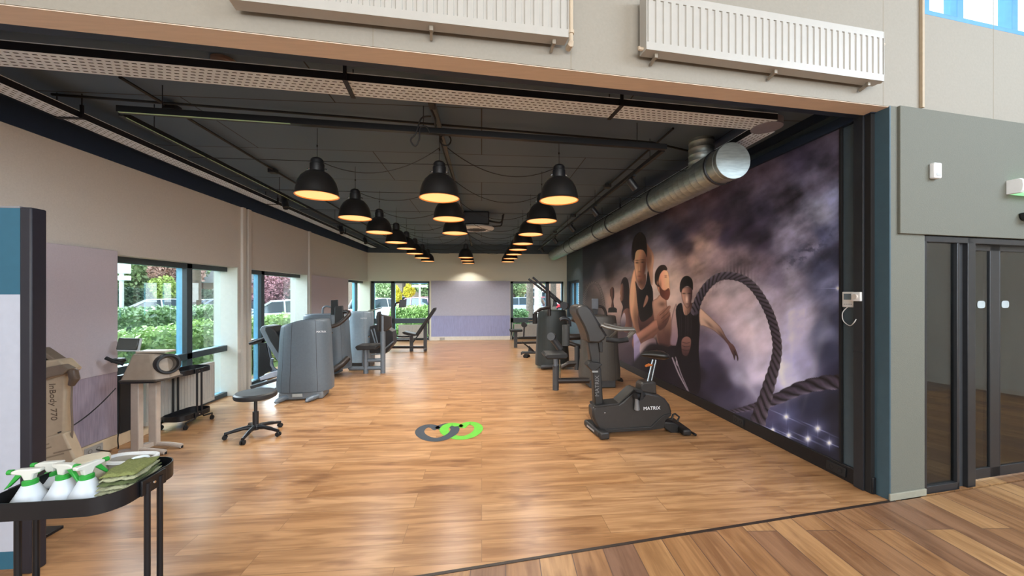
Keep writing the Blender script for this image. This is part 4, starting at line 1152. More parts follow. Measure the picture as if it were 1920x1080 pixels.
mb = MB(); P = [onG(446, 731), onG(500, 715), onG(524, 727), onG(505, 735), onG(470, 738)]; mb.prism([p + Vector((0, 0, .004)) for p in P], (0, 0, .02)); mb.build('foot_platform', M_steell, tA, bevel=.006)
mb = MB(); mb.tube(smooth([onG(x, y, .012) for x, y in ((452, 744), (470, 749), (492, 741), (505, 736), (520, 735), (505, 745), (485, 751))], 4), .009, 8); mb.build('white_hose', M_white, tA)

# B: arm machine behind it
YBm = 7.0
cB = onY(616, 700, YBm + .05)
tB = thing('arm_curl_machine', 'strength machine with two black pads and a bent handle, second on the left', 'gym machine', (cB.x, YBm, 0))
xr_ = onY(652, 650, YBm).x; xl_ = onY(576, 650, YBm + .3).x
shroud(tB, 'weight_cover', (xr_ + xl_) / 2, YBm + .12, xr_ - xl_ - .02, .5, .14, 1.12, m=M_shroud, rot=R(2), seams=(.3, .75), slope=-.02)
foot(tB, onG(640, 698), (-.25, -1, 0), .22); foot(tB, onG(655, 694), (.9, -.5, 0), .15, M_brown)
tb(tB, 'lower_arm', M_brown, [(616, 699), (640, 684), (652, 672)], .055, [6.75, 6.85, 7.0])
tb(tB, 'pivot', M_rubber, [(615, 695), (621, 692)], .075, [6.68, 6.7], 20)
tb(tB, 'knob', M_rubber, [(613, 647), (621, 648)], .028, [6.7, 6.72])
pp(tB, 'rear_display', M_blackp, [(620, 563), (633, 562), (634, 590), (620, 591)], 7.0, .03)
pp(tB, 'front_pad', M_pad, [(627, 575), (642, 573), (644, 602), (627, 608)], 6.55, .05, .012)
tb(tB, 'bent_handle', M_brown, [(606, 610), (622, 612), (637, 606), (650, 595), (655, 589), (651, 584), (640, 586)], .032, [6.3, 6.35, 6.4, 6.45, 6.5, 6.55, 6.6], sm=5)
tb(tB, 'thin_handle', M_steell, [(605, 588), (606, 578), (612, 574), (620, 576)], .018, 6.95, sm=5)
tb(tB, 'pull_pin', M_steell, [(619, 613), (622, 623)], .012, 6.5)
mb = MB(); mb.lathe([(0, -.018), (.013, -.012), (.018, 0), (.013, .012), (0, .018)], onY(622, 624, 6.49), 12); mb.build('pin_ball', M_chrome, tB)
# C
YC = 7.75
tC = thing('leg_extension_machine', 'blue-grey covered machine with a flat seat and upright post, third on the left', 'gym machine', (-2.4, YC, 0))
xl_ = onY(650, 650, YC).x; xr_ = onY(694, 650, YC).x
shroud(tC, 'weight_cover', (xl_ + xr_) / 2, YC + .22, xr_ - xl_, .46, .10, 1.125, m=mat('pale_slate_cover', '8797a4', .45, .1), rot=0, seams=(.35,), top=.93)
mb = MB(); mb.bx(xl_ + .02, xr_ - .02, YC + .05, YC + .4, 0, .10); mb.build('base', M_steel, tC, bevel=.01)
q = onY(682, 597, YC - .02); text('lettering', 'MATRIX', .035, q, (1, 0, 0), (0, 0, 1), M_markw, tC)
Yc = 7.2
tb(tC, 'upright_post', M_steell, [(718, 704), (718, 592)], .046, Yc, 16)
tb(tC, 'seat_post', M_steell, [(686, 705), (686, 655)], .045, Yc, 16)
tb(tC, 'seat_stem', M_steell, [(680, 692), (680, 656)], .014, Yc + .05, 8)
pp(tC, 'seat', M_pad, [(665, 651), (669, 648), (704, 647), (707, 651), (704, 656), (669, 657)], Yc - .17, .34, .014)
tb(tC, 'floor_tube', M_steell, [(655, 691), (716, 690)], .038, Yc); tb(tC, 'cross_tube', M_steell, [(690, 676), (716, 675)], .038, Yc)
pp(tC, 'roller_pad', M_pad, [(706, 586), (711, 584), (712, 620), (706, 622)], Yc - .10, .14, .015)
pp(tC, 'front_box', M_brown, [(712, 590), (733, 594), (733, 613), (724, 621), (712, 622)], Yc - .04, .12, .01)
pp(tC, 'weight_housing', mat('very_dark_housing', '232225', .5), [(693, 612), (712, 608), (736, 622), (737, 645), (722, 664), (693, 662)], 7.75, .35, .01)
for x0, y0, x1, y1 in ((696, 618, 704, 645), (701, 616, 709, 648), (697, 665, 716, 663), (720, 655, 738, 640)):
    tb(tC, 'linkage_bar', M_steell, [(x0, y0), (x1, y1)], .013, 7.55, 8)
tb(tC, 'adjust_knob', M_chrome, [(691, 631), (694, 631)], .018, 7.1, 10)
pp(tC, 'top_handle_frame', mat('pale_tube', '8a938c', .3, .5), [(690, 582), (716, 576), (716, 578), (692, 585), (692, 610), (690, 610)], 7.9, .03, .003)

# D: bench machine at the far left window
YD = 9.85
tD = thing('incline_bench_machine', 'black bench machine with raised backrest before the far left window', 'gym machine', onG(785, 655))
def tD_(n, m, p, r, y=YD, nn=10, sm=0): return tb(tD, n, m, p, r, y, nn, sm)
pp(tD, 'rear_post', M_steel, [(794, 603), (800, 603), (800, 658), (794, 658)], YD - .03, .09, .005)
pp(tD, 'seat_post', M_steel, [(768, 630), (774, 630), (774, 659), (768, 659)], YD - .03, .09, .005)
pp(tD, 'seat', M_pad, [(753, 624), (757, 622), (780, 627), (779, 630), (766, 629), (758, 627)], YD - .15, .32, .012)
pp(tD, 'backrest', M_pad, [(777, 629), (812, 578), (816, 577), (816, 581), (783, 630)], YD - .14, .30, .012)
tD_('brace', M_steel, [(774, 642), (786, 626)], .018); tD_('backrest_support', M_steel, [(806, 593), (798, 606)], .022)
tD_('floor_beam', M_brown, [(733, 651), (797, 651)], .034); tD_('rear_beam', M_brown, [(736, 638), (768, 638)], .034, YD + .35)
tD_('cross_foot', M_brown, [(797, 657), (797, 645)], .03, [YD - .25, YD + .5])
tD_('curved_arm', M_dark, [(768, 631), (750, 631), (742, 628), (739, 620), (739, 600), (739, 580), (741, 571), (746, 567), (751, 568)], .022, YD, 10, 5)
pp(tD, 'display', mat('display_back_grey', '50585c', .45), [(749, 562), (762, 561), (761, 576), (747, 577)], YD - .02, .04, .006)

# E: machine with long lever arms, right group at the back
YE = 7.25
tE = thing('pulldown_machine', 'dark machine with two long raised lever arms on the right', 'gym machine', (1.45, YE, 0))
xl_ = onY(1009, 650, YE).x; xr_ = onY(1070, 650, YE).x
shroud(tE, 'weight_cover', (xl_ + xr_) / 2, YE + .25, xr_ - xl_, .5, .06, 1.16, m=mat('dark_teal_cover', '2f3637', .45, .15), rot=0, seams=(-.7, -.3), exp=2.4, top=.86)
for dx, dy, yy in ((0, 0, YE + .05), (8, -3, YE + .3)):
    tb(tE, 'lever_arm', M_dark, [(991 + dx, 523 + dy), (1054 + dx * .4, 572 + dy * .3)], .022, yy)
tb(tE, 'pivot_hub', M_dark, [(1057, 573), (1060, 574)], .075, [YE - .1, YE + .1], 20)
tb(tE, 'arm_post', M_brown, [(1030, 592), (1028, 545)], .035, YE - .05)
pp(tE, 'gusset', M_dark, [(1034, 548), (1040, 553), (1046, 574), (1036, 575), (1039, 556)], YE + .1, .03)
tb(tE, 'handle_bar', M_brown, [(1003, 588), (1012, 580), (1030, 576)], .03, [YE - .2, YE - .15, YE - .1])
tb(tE, 'grip', M_rubber, [(1003, 588), (1003, 607)], .045, YE - .2, 16)
tb(tE, 'chrome_cap', M_chrome, [(1007, 586), (1009, 586)], .022, YE - .3, 12)
tb(tE, 'floor_frame', M_steel, [(1014, 688), (1076, 684)], .04, YE)
foot(tE, onG(1020, 684), (-.2, -1, 0), .2, M_steel)
# seat machine whose front half stands before the pulldown machine and is tied to tower I
YI = 5.72
tI = thing('seated_row_machine', 'dark machine behind the exercise bike with display, pad and stool-like seat', 'gym machine', (1.9, YI, 0))
xl_ = onY(1097, 650, YI).x; xr_ = onY(1168, 650, YI).x
shroud(tI, 'weight_cover', (xl_ + xr_) / 2, YI + .25, xr_ - xl_, .5, .13, 1.14, m=M_shroudd, rot=R(-3), seams=(-.5, .55), exp=2.6, top=.86, flare=1.08)
mb = MB(); mb.box(((xl_ + xr_) / 2, YI + .22, .065), (.42, .34, .13)); mb.build('base', M_steel, tI, bevel=.015)
foot(tI, onG(1110, 716), (-.5, -1, 0), .20, M_brown); foot(tI, onG(1150, 712), (.45, -1, 0), .22, M_brown)
q = onY(1157, 608, YI - .01); text('lettering', 'MATRIX', .03, q, (1, 0, 0), (0, 0, 1), mat('dim_marking', '8a8a88', .5), tI)
Ys = 5.42
pp(tI, 'seat', M_pad, [(1021, 668), (1026, 664), (1064, 663), (1067, 668), (1063, 673), (1026, 674)], Ys - .16, .34, .016)
tb(tI, 'seat_post', M_steel, [(1042, 731), (1042, 686)], .047, Ys, 16); tb(tI, 'seat_stem', M_steell, [(1042, 686), (1042, 672)], .032, Ys, 12)
tb(tI, 'chrome_guide', M_chrome, [(1050, 713), (1050, 674)], .014, Ys, 10)
tb(tI, 'floor_tube', M_brown, [(1046, 714), (1104, 713)], .042, Ys)
tb(tI, 'arm_link', M_steel, [(1034, 632), (1051, 655)], .05, Ys + .25, 14); tb(tI, 'arm_pivot', M_steel, [(1033, 631), (1036, 631)], .06, [Ys + .12, Ys + .3], 18)
tb(tI, 'chest_pad', mat('upright_pad_grey', '3c3f40', .5), [(1061, 609), (1061, 648)], .056, Ys + .05, 18)
tb(tI, 'pad_arm', M_dark, [(1050, 600), (1056, 597), (1066, 600), (1068, 612)], .03, Ys + .3, 10, 4)
tb(tI, 'upper_arm', M_brown, [(1072, 598), (1090, 606)], .036, Ys + .4, 12)
tb(tI, 'rear_roller', M_brown, [(1066, 632), (1100, 631)], .055, Ys + .9, 16)
tb(tI, 'rear_post', M_steel, [(1082, 693), (1082, 648)], .046, Ys + .8, 14); tb(tI, 'sloping_beam', M_brown, [(1052, 689), (1066, 681), (1104, 680)], .04, Ys + .8, 12)
tb(tI, 'rear_seat_beam', M_brown, [(1058, 641), (1098, 653)], .035, Ys + .8, 10)
pp(tI, 'display', mat('grey_display_face', '5b6068', .4), [(1110, 560), (1122, 560), (1122, 580), (1110, 579)], YI, .03, .006)
pp(tI, 'display_foot', M_blackp, [(1111, 579), (1122, 580), (1120, 590), (1113, 590)], YI, .04, .004)
tb(tI, 'curved_handle', M_brown, [(1122, 574), (1130, 576), (1135, 584), (1136, 592)], .022, YI + .02, 10, 4)

# F: flat bench unit and low frame at the far right window
YF = 10.3
tF = thing('flat_bench_machine', 'low black bench machine with a round roller below the far right window', 'gym machine', onG(975, 653))
pp(tF, 'seat', M_pad, [(956, 619), (980, 618), (980, 622), (957, 623)], YF - .15, .3, .01)
pp(tF, 'post', M_steel, [(964, 622), (970, 622), (970, 653), (964, 653)], YF - .04, .09, .005)
tb(tF, 'roller', M_pad, [(982, 609), (984, 609)], .07, [YF - .12, YF + .12], 18); tb(tF, 'roller_post', M_dark, [(983, 611), (982, 632)], .02, YF)
tb(tF, 'floor_beam', M_brown, [(968, 643), (1014, 642)], .032, YF); tb(tF, 'rear_beam', M_brown, [(972, 633), (1012, 632)], .032, YF + .5)
tb(tF, 'pull_handle', M_chrome, [(990, 601), (998, 600)], .014, YF, 8)
YG = 8.75
tG = thing('rolling_frame_base', 'low black wheeled frame on the floor before the far right bench', 'gym machine part', onG(990, 672))
tb(tG, 'floor_beam', M_steel, [(978, 661), (1014, 661)], .03, YG); tb(tG, 'diagonal_bar', M_brown, [(979, 641), (1001, 659)], .018, YG)
tb(tG, 'wheel', M_rubber, [(985, 668), (990, 668)], .055, [YG - .12, YG + .05], 18); tb(tG, 'end_bar', M_steel, [(978, 660), (978, 665)], .02, YG)
pp(tG, 'gusset', M_steel, [(992, 648), (1003, 659), (990, 660)], YG, .02, .002)

# H: upright bike
YH = 3.92
def Z_(x, y): return (1060 + x / 3.723, 560 + y / 3.724)
def zl(l): return [Z_(*p) for p in l]
tH = thing('exercise_bike', 'black upright exercise bike in the right foreground before the mural', 'exercise bike', onG(1195, 812))
M_bike = mat('bike_charcoal_shell', '2d2b2a', .42, .1); M_bike2 = mat('bike_dark_trim', '1c1b1b', .5)
pp(tH, 'drive_housing', M_bike, zl([(190, 775), (205, 752), (265, 742), (375, 732), (400, 716), (480, 640), (510, 634), (545, 650), (600, 662), (655, 672), (700, 700), (732, 742), (746, 788), (738, 818), (700, 850), (690, 905), (600, 918), (310, 937), (235, 920), (208, 870), (192, 830)]), YH - .08, .17, .022)
pp(tH, 'side_trim', M_bike2, zl([(250, 915), (600, 895), (645, 850), (690, 812), (744, 800), (738, 818), (700, 850), (690, 905), (600, 918), (310, 937)]), YH - .092, .02, .004)
pp(tH, 'top_cover', M_bike2, zl([(205, 750), (265, 740), (375, 730), (470, 640), (500, 630), (500, 645), (400, 716), (375, 745), (205, 765)]), YH - .09, .19, .006)
pp(tH, 'mast', M_bike2, zl([(193, 485), (250, 480), (267, 742), (207, 752)]), YH - .045, .10, .012)
pp(tH, 'mast_upper', M_bike, zl([(160, 300), (240, 300), (248, 485), (190, 490), (178, 440)]), YH - .05, .11, .014)
pp(tH, 'console', M_bike, zl([(76, 75), (84, 55), (120, 42), (150, 48), (180, 75), (290, 262), (272, 290), (235, 312), (162, 308), (150, 250), (128, 195), (80, 105)]), YH - .17, .32, .02)
pp(tH, 'console_face', mat('console_screen_black', '15171a', .2), zl([(186, 85), (290, 255), (284, 262), (180, 92)]), YH - .14, .26, .002)
pp(tH, 'bottle_holder', M_bike2, zl([(150, 470), (172, 440), (240, 450), (262, 460), (240, 480), (200, 520)]), YH - .11, .12, .008)
mb = MB(); mb.bx(*sorted((onY(*Z_(165, 480), YH).x, onY(*Z_(205, 495), YH).x)), YH - .115, YH - .112, onY(*Z_(180, 500), YH).z, onY(*Z_(180, 488), YH).z); mb.build('marking', mat('dim_marking', '8a8a88', .5), tH)
tb(tH, 'handlebar', mat('bike_handle_grey', '6a6660', .35, .4), zl([(248, 185), (290, 200), (372, 217), (480, 216), (486, 228), (438, 272)]), .017, [YH - .2, YH - .21, YH - .22, YH - .22, YH - .2, YH - .16], 10)
tb(tH, 'handlebar', MATS['bike_handle_grey'], zl([(268, 175), (330, 190), (400, 205), (470, 208), (476, 216), (440, 255)]), .015, [YH + .2, YH + .21, YH + .22, YH + .22, YH + .2, YH + .16], 10)
tb(tH, 'handle_strut', MATS['bike_handle_grey'], zl([(372, 215), (312, 270)]), .013, [YH - .2, YH - .08], 8)
tb(tH, 'elbow_rest', M_rubber, zl([(285, 285), (370, 295), (438, 285)]), .026, [YH - .12, YH - .16, YH - .18], 12)
pp(tH, 'phone_tray', M_bike2, zl([(232, 300), (262, 300), (262, 375), (240, 375)]), YH - .07, .12, .006)
# saddle
def saddle():
    mb = MB(); mb.curved = True; secs = [(527, 387, .016, .008), (545, 382, .028, .022), (575, 378, .045, .032), (610, 376, .075, .040), (650, 376, .105, .048), (680, 380, .110, .048), (700, 388, .09, .034), (707, 394, .05, .014)]
    N = 20; vs = []
    for x, y, hw, hh in secs:
        c = onY(*Z_(x, y + hh * 330), YH)
        for k in range(N):
            a = 2 * PI * k / N; sy_ = math.cos(a); sz = math.sin(a)
            vs.append((c.x, c.y + hw * math.copysign(abs(sy_) ** .75, sy_), c.z + hh * (sz if sz > 0 else sz * (1 - .35 * abs(sy_)))))
    fs = []
    for i in range(len(secs) - 1):
        for j in range(N): fs.append((i * N + j, i * N + (j + 1) % N, (i + 1) * N + (j + 1) % N, (i + 1) * N + j))
    fs.append(tuple(range(N))); fs.append(tuple((len(secs) - 1) * N + j for j in range(N)))
    mb.add(vs, fs); return mb.build('saddle', mat('saddle_vinyl', '1f1d1b', .35), tH, ang=60)
saddle()
tb(tH, 'seat_post_rail', M_chrome, zl([(612, 425), (574, 590)]), .011, YH - .025, 10); tb(tH, 'seat_post_rail', M_chrome, zl([(634, 428), (600, 588)]), .011, YH + .025, 10)
pp(tH, 'post_core', M_bike2, zl([(616, 430), (630, 430), (596, 590), (580, 590)]), YH - .012, .03, .002)
tb(tH, 'adjust_lever', mat('orange_lever', 'b5652a', .4), zl([(562, 470), (582, 462), (604, 464)]), [.012, .016, .010], [YH - .10, YH - .07, YH - .03], 10)
pp(tH, 'post_sleeve', M_bike, zl([(530, 602), (545, 586), (600, 580), (634, 583), (640, 670), (525, 650)]), YH - .07, .15, .014)
c1 = onY(*Z_(500, 775), YH - .11); c2 = onY(*Z_(498, 695), YH - .11)
mb = MB(); mb.tube([c1 + (c1 - c2).normalized() * .012, c1, c2, c2 - (c1 - c2).normalized() * .01], [.012, .030, .019, .008], 16); mb.build('crank', mat('crank_grey', '77787a', .4, .3), tH)
tb(tH, 'pedal', M_rubber, zl([(490, 680), (545, 668)]), .030, [YH - .19, YH - .14], 12); pp(tH, 'pedal_strap', M_rubber, zl([(490, 640), (540, 640), (548, 700), (520, 715), (530, 660), (500, 655)]), YH - .21, .07, .004)
c1 = onY(*Z_(500, 775), YH + .11); mb = MB(); mb.tube([c1, c1 + Vector((.04, 0, -.09))], [.028, .018], 14); mb.build('crank', MATS['crank_grey'], tH)
a = onG(1103, 799); b = onG(1132, 823)
mb = MB(); mb.beam(a + Vector((0, .02, .04)), b + Vector((0, 0, .04)), .10, .07); mb.build('front_stabiliser', M_bike2, tH, bevel=.02, seg=3)
mb = MB(); dd = (b - a).normalized(); mb.beam(b + Vector((0, 0, .04)) - dd * .0, b + Vector((0, 0, .04)) + dd * .035, .106, .076); mb.build('end_cap', M_bike, tH, bevel=.016)
mb = MB(); nn = Vector((-dd.y, dd.x, 0)); nn = -nn if nn.x > 0 else nn; m_ = a.lerp(b, .45) + Vector((0, 0, .04)) + nn * .052; mb.beam(m_ - dd * .09, m_ + dd * .09, .002, .02); mb.build('label_strip', mat('silver_label', 'a9acb3', .35, .5), tH)
tb(tH, 'front_neck', M_bike2, zl([(215, 900), (285, 925)]), .05, [YH + .04, YH], 14)
a = onG(1275, 811) ; c = onG(1240, 800)
pp(tH, 'rear_leg', M_bike2, zl([(688, 860), (765, 868), (800, 890), (800, 950), (740, 940), (690, 905)]), YH - .06, .13, .012)
mb = MB(); a = Vector((onY(*Z_(790, 920), YH).x, YH - .18, .04)); b = a + Vector((.02, .40, 0)); mb.beam(a, b, .09, .065); mb.build('rear_stabiliser', M_bike2, tH, bevel=.018, seg=3)
mb = MB(); P = [Vector((a.x + .07, YH - .17, .03)), Vector((a.x + .10, YH - .16, .012)), Vector((a.x + .09, YH - .05, .012)), Vector((a.x + .05, YH - .04, .03))]; mb.tube(smooth(P, 4), .012, 8); mb.build('levelling_foot', M_rubber, tH)
tb(tH, 'carry_handle', M_bike2, zl([(742, 845), (752, 808), (765, 803), (795, 826), (782, 856)]), .010, YH, 8)
q1 = onY(*Z_(604, 766), YH - .082); text('lettering', 'MATRIX', .052, q1, (1, 0, .02), (0, 0, 1), M_markw, tH)
q1 = onY(*Z_(223, 610), YH - .046); text('lettering', 'MATRIX', .062, q1, (0, 0, 1), (-1, 0, 0), mat('grey_marking', '6f6f70', .5), tH)
mb = MB(); mb.lathe([(0, .002), (.006, .001), (.007, 0)], onY(*Z_(277, 797), YH - .081), 10, axis=(0, -1, 0)); mb.build('screw', M_chrome, tH)

# ================================================================== MEASURING CORNER (left)
# adjustable table
Mt = mat('table_grey_white', 'b9ada2', .45, .05)
tT = thing('height_adjustable_table', 'cream two-column table that carries the blood pressure monitor by the first window', 'table', (-3.2, 3.8, 0))
g1 = onG(257, 852); g2 = onG(290, 840); zt_ = .70
for g_ in (g1, g2):
    mb = MB(); mb.box((g_.x, g_.y, .355), (.07, .055, .645)); mb.build('column', Mt, tT, bevel=.006)
    mb = MB(); mb.tube(smooth([(g_.x - .14, g_.y - .01, .03), (g_.x - .02, g_.y, .04), (g_.x + .14, g_.y - .012, .038), (g_.x + .26, g_.y - .02, .022)], 4), [.022] * 13, 10); mb.build('foot', Mt, tT)
    mb = MB(); 
    for dx in (-.13, .25): mb.cyl((g_.x + dx, g_.y - .012, .0), (g_.x + dx, g_.y - .012, .022), .016, n=12)
    mb.build('foot_pad', M_rubber, tT)
mb = MB(); mb.beam((g1.x, g1.y, .05), (g2.x, g2.y, .05), .04, .04); mb.build('cross_bar', Mt, tT)
mb = MB(); mb.bx(-3.27, -2.98, 3.66, 3.98, zt_ - .022, zt_); mb.build('table_top', M_dark, tT, bevel=.006)
# blood pressure monitor: body tapered, cuff opening at the right
zb = zt_ + .002
M_bp = mat('beige_device_shell', 'a29485', .5); M_bpl = mat('light_beige_shell', 'c2b6a8', .45)
tM = thing('blood_pressure_monitor', 'beige arm blood pressure monitor with a round black cuff on the cream table', 'blood pressure monitor', (-3.2, 3.8, zb))
Yf, Yb_ = 3.62, 3.86
P = [onY(x, y, Yf) for x, y in ((222, 716), (236, 664), (243, 657), (272, 657), (282, 662), (292, 714))]
x0 = P[0].x
for p in P:
    pass
z0 = P[0].z; base_dz = zb - z0
mb = MB()
F_l = [(x0, zb), (P[1].x, P[1].z + base_dz), (P[3].x, P[3].z + base_dz), (P[5].x, zb)]
xb0, xb1 = F_l[0][0], F_l[3][0] + .05
bot = [(xb0, Yf, zb), (F_l[3][0], Yf, zb), (xb1, Yf + .09, zb), (xb1, Yb_, zb), (xb0, Yb_, zb)]
zt1 = F_l[1][1]
top = [(F_l[1][0], Yf + .06, zt1), (F_l[2][0], Yf + .06, zt1), (xb1 - .05, Yf + .12, zt1 - .02), (xb1 - .05, Yb_ - .06, zt1 - .02), (F_l[1][0], Yb_ - .05, zt1)]
mb.add(bot + top, [(4, 3, 2, 1, 0), (5, 6, 7, 8, 9)] + [(i, (i + 1) % 5, 5 + (i + 1) % 5, 5 + i) for i in range(5)])
mb.build('housing', M_bp, tM, bevel=.02, seg=3)
mb = MB(); mb.prism([Vector(p) + Vector((0, 0, -.001)) for p in bot], (0, 0, .018)); mb.build('base_trim', mat('dark_taupe_trim', '4a443f', .5), tM, bevel=.004)
cc = Vector((xb1 - .01, Yf + .085, zb + .145)); ax = Vector((.82, -.56, .12)).normalized()
mb = MB(); mb.lathe([(.094, -.06), (.094, .008), (.088, .018), (.074, .018), (.067, .0), (.066, -.08), (0, -.08)], cc, 36, axis=ax); mb.build('cuff_ring', M_blackp, tM)
mb = MB(); mb.lathe([(.066, -.02), (.055, -.04), (.053, -.078), (0, -.079)], cc, 32, axis=ax); mb.build('cuff_lining', mat('grey_cuff_fabric', '6a625a', .8), tM)
mb = MB(); q = onY(240, 645, 3.86); T = Matrix.Rotation(R(-14), 3, 'X') @ Matrix.Rotation(R(20), 3, 'Z'); mb.box(q + Vector((0, 0, .0)), (.15, .02, .11), M=T); mb.build('screen', mat('dark_green_screen', '2c322e', .3), tM, bevel=.006)
mb = MB(); mb.box(q + Vector((0, .018, -.01)), (.165, .022, .13), M=T); mb.build('screen_back', mat('pale_shell', 'b9c1c4', .4), tM, bevel=.008)
mb = MB(); mb.box(((xb0 + xb1) / 2 + .02, 3.76, zt1 + .008), (.26, .12, .018)); mb.build('top_cover', M_bpl, tM, bevel=.006)
tb(tM, 'elbow_support', M_blackp, [(198, 671), (215, 678), (232, 683)], .016, [3.7, 3.72, 3.75], 10)
mb = MB(); mb.lathe([(0, -.02), (.05, -.015), (.055, 0), (.045, .02), (0, .03)], onY(222, 676, 3.85), 20); mb.build('elbow_cup', M_blackp, tM)
# body analyser
YI2 = 3.12
tS = thing('body_composition_scale', 'white standing body scanner with sloped head, half hidden behind the display board', 'body scanner', (onY(90, 800, YI2).x, YI2 + .1, 0))
M_sc = mat('scanner_white', 'b8a78f', .5); M_scg = mat('scanner_grey', '77695b', .5)
pp(tS, 'column', M_sc, [(66, 712), (122, 700), (118, 850), (66, 870)], YI2, .06, .012)
pp(tS, 'column_base', M_sc, [(60, 826), (118, 812), (140, 862), (144, 905), (56, 905)], YI2 - .025, .08, .012)
pp(tS, 'head_shell', M_sc, [(50, 680), (110, 674), (130, 694), (122, 702), (66, 716), (50, 716)], YI2 - .03, .10, .012)
pp(tS, 'head_edge', M_scg, [(50, 696), (112, 684), (128, 692), (118, 702), (90, 708), (66, 716), (50, 714)], YI2 - .06, .06, .006)
pp(tS, 'screen_frame', M_scg, [(44, 655), (72, 653), (128, 690), (122, 694), (96, 678), (44, 690)], YI2 + .03, .08, .008)
pp(tS, 'screen', mat('dark_slate_screen', '3a3c42', .3), [(44, 659), (70, 657), (94, 677), (44, 684)], YI2 + .03, .02, .002)
tb(tS, 'hand_electrode', mat('electrode_brown', '5f5045', .45), [(126, 690), (137, 697), (140, 710), (134, 722)], [.018, .030, .030, .020], YI2 - .02, 12)
tb(tS, 'electrode_cord', mat('taupe_cord', '7a6c60', .6), [(135, 722), (134, 760), (136, 800), (134, 830)], .006, YI2 + .02, 8, 3)
q = onY(99, 745, YI2 - .002); text('lettering', 'InBody 770', .062, q + Vector((0, 0, -.035)), (.05, 0, -1), (1, 0, 0), mat('brown_print', '6b5a4a', .6), tS)
for x0_, y0_, x1_, y1_ in ((72, 838, 92, 832), (72, 846, 96, 838), (100, 850, 134, 842), (74, 862, 120, 850)):
    mb = MB(); a = onY(x0_, y0_, YI2 - .027); b = onY(x1_, y1_, YI2 - .027); mb.beam(a, b, .002, .010, up=(0, 0, 1)); mb.build('printed_line', mat('faded_print', '93836f', .6), tS)
mb = MB(); mb.bx(-3.5, -3.0, YI2 - .35, YI2 + .12, 0, .06); mb.build('foot_plate', M_sc, tS, bevel=.015)
mb = MB(); mb.tube(smooth([onY(108, 812, YI2 - .01), onY(130, 802, YI2 + .05), onX(160, 782, -3.30), onX(190, 756, -3.28), onY(217, 728, 3.72)], 6), .005, 6)
tag(mb.build('power_cable', M_cable), 'thin black cable hanging from the body scanner to the monitor table', 'cable')
mb = MB(); mb.tube(smooth([onY(225, 712, 3.75), onX(224, 780, -3.45), onX(221, 822, -3.5), onX(218, 845, -3.5), Vector((-3.545, 3.72, .07))], 6), .005, 6)
tag(mb.build('power_cable', M_cable), 'black cable from the monitor table down to the wall socket', 'cable')
mb = MB(); mb.bx(XL - .02, XL + .03, 3.97, 4.14, .12, .69); struct(mb.build('trim_22', mat('dark_window_spandrel', '1b2026', .5)))
mb = MB(); mb.tube(smooth([(XL + .04, 6.08, .62), (XL + .045, 6.07, .56), (XL + .04, 6.09, .40), (XL + .04, 6.08, .25)], 4), .008, 6); tag(mb.build('hanging_wire', M_cable), 'short black wire end hanging on the left pilaster by the second window', 'wire')

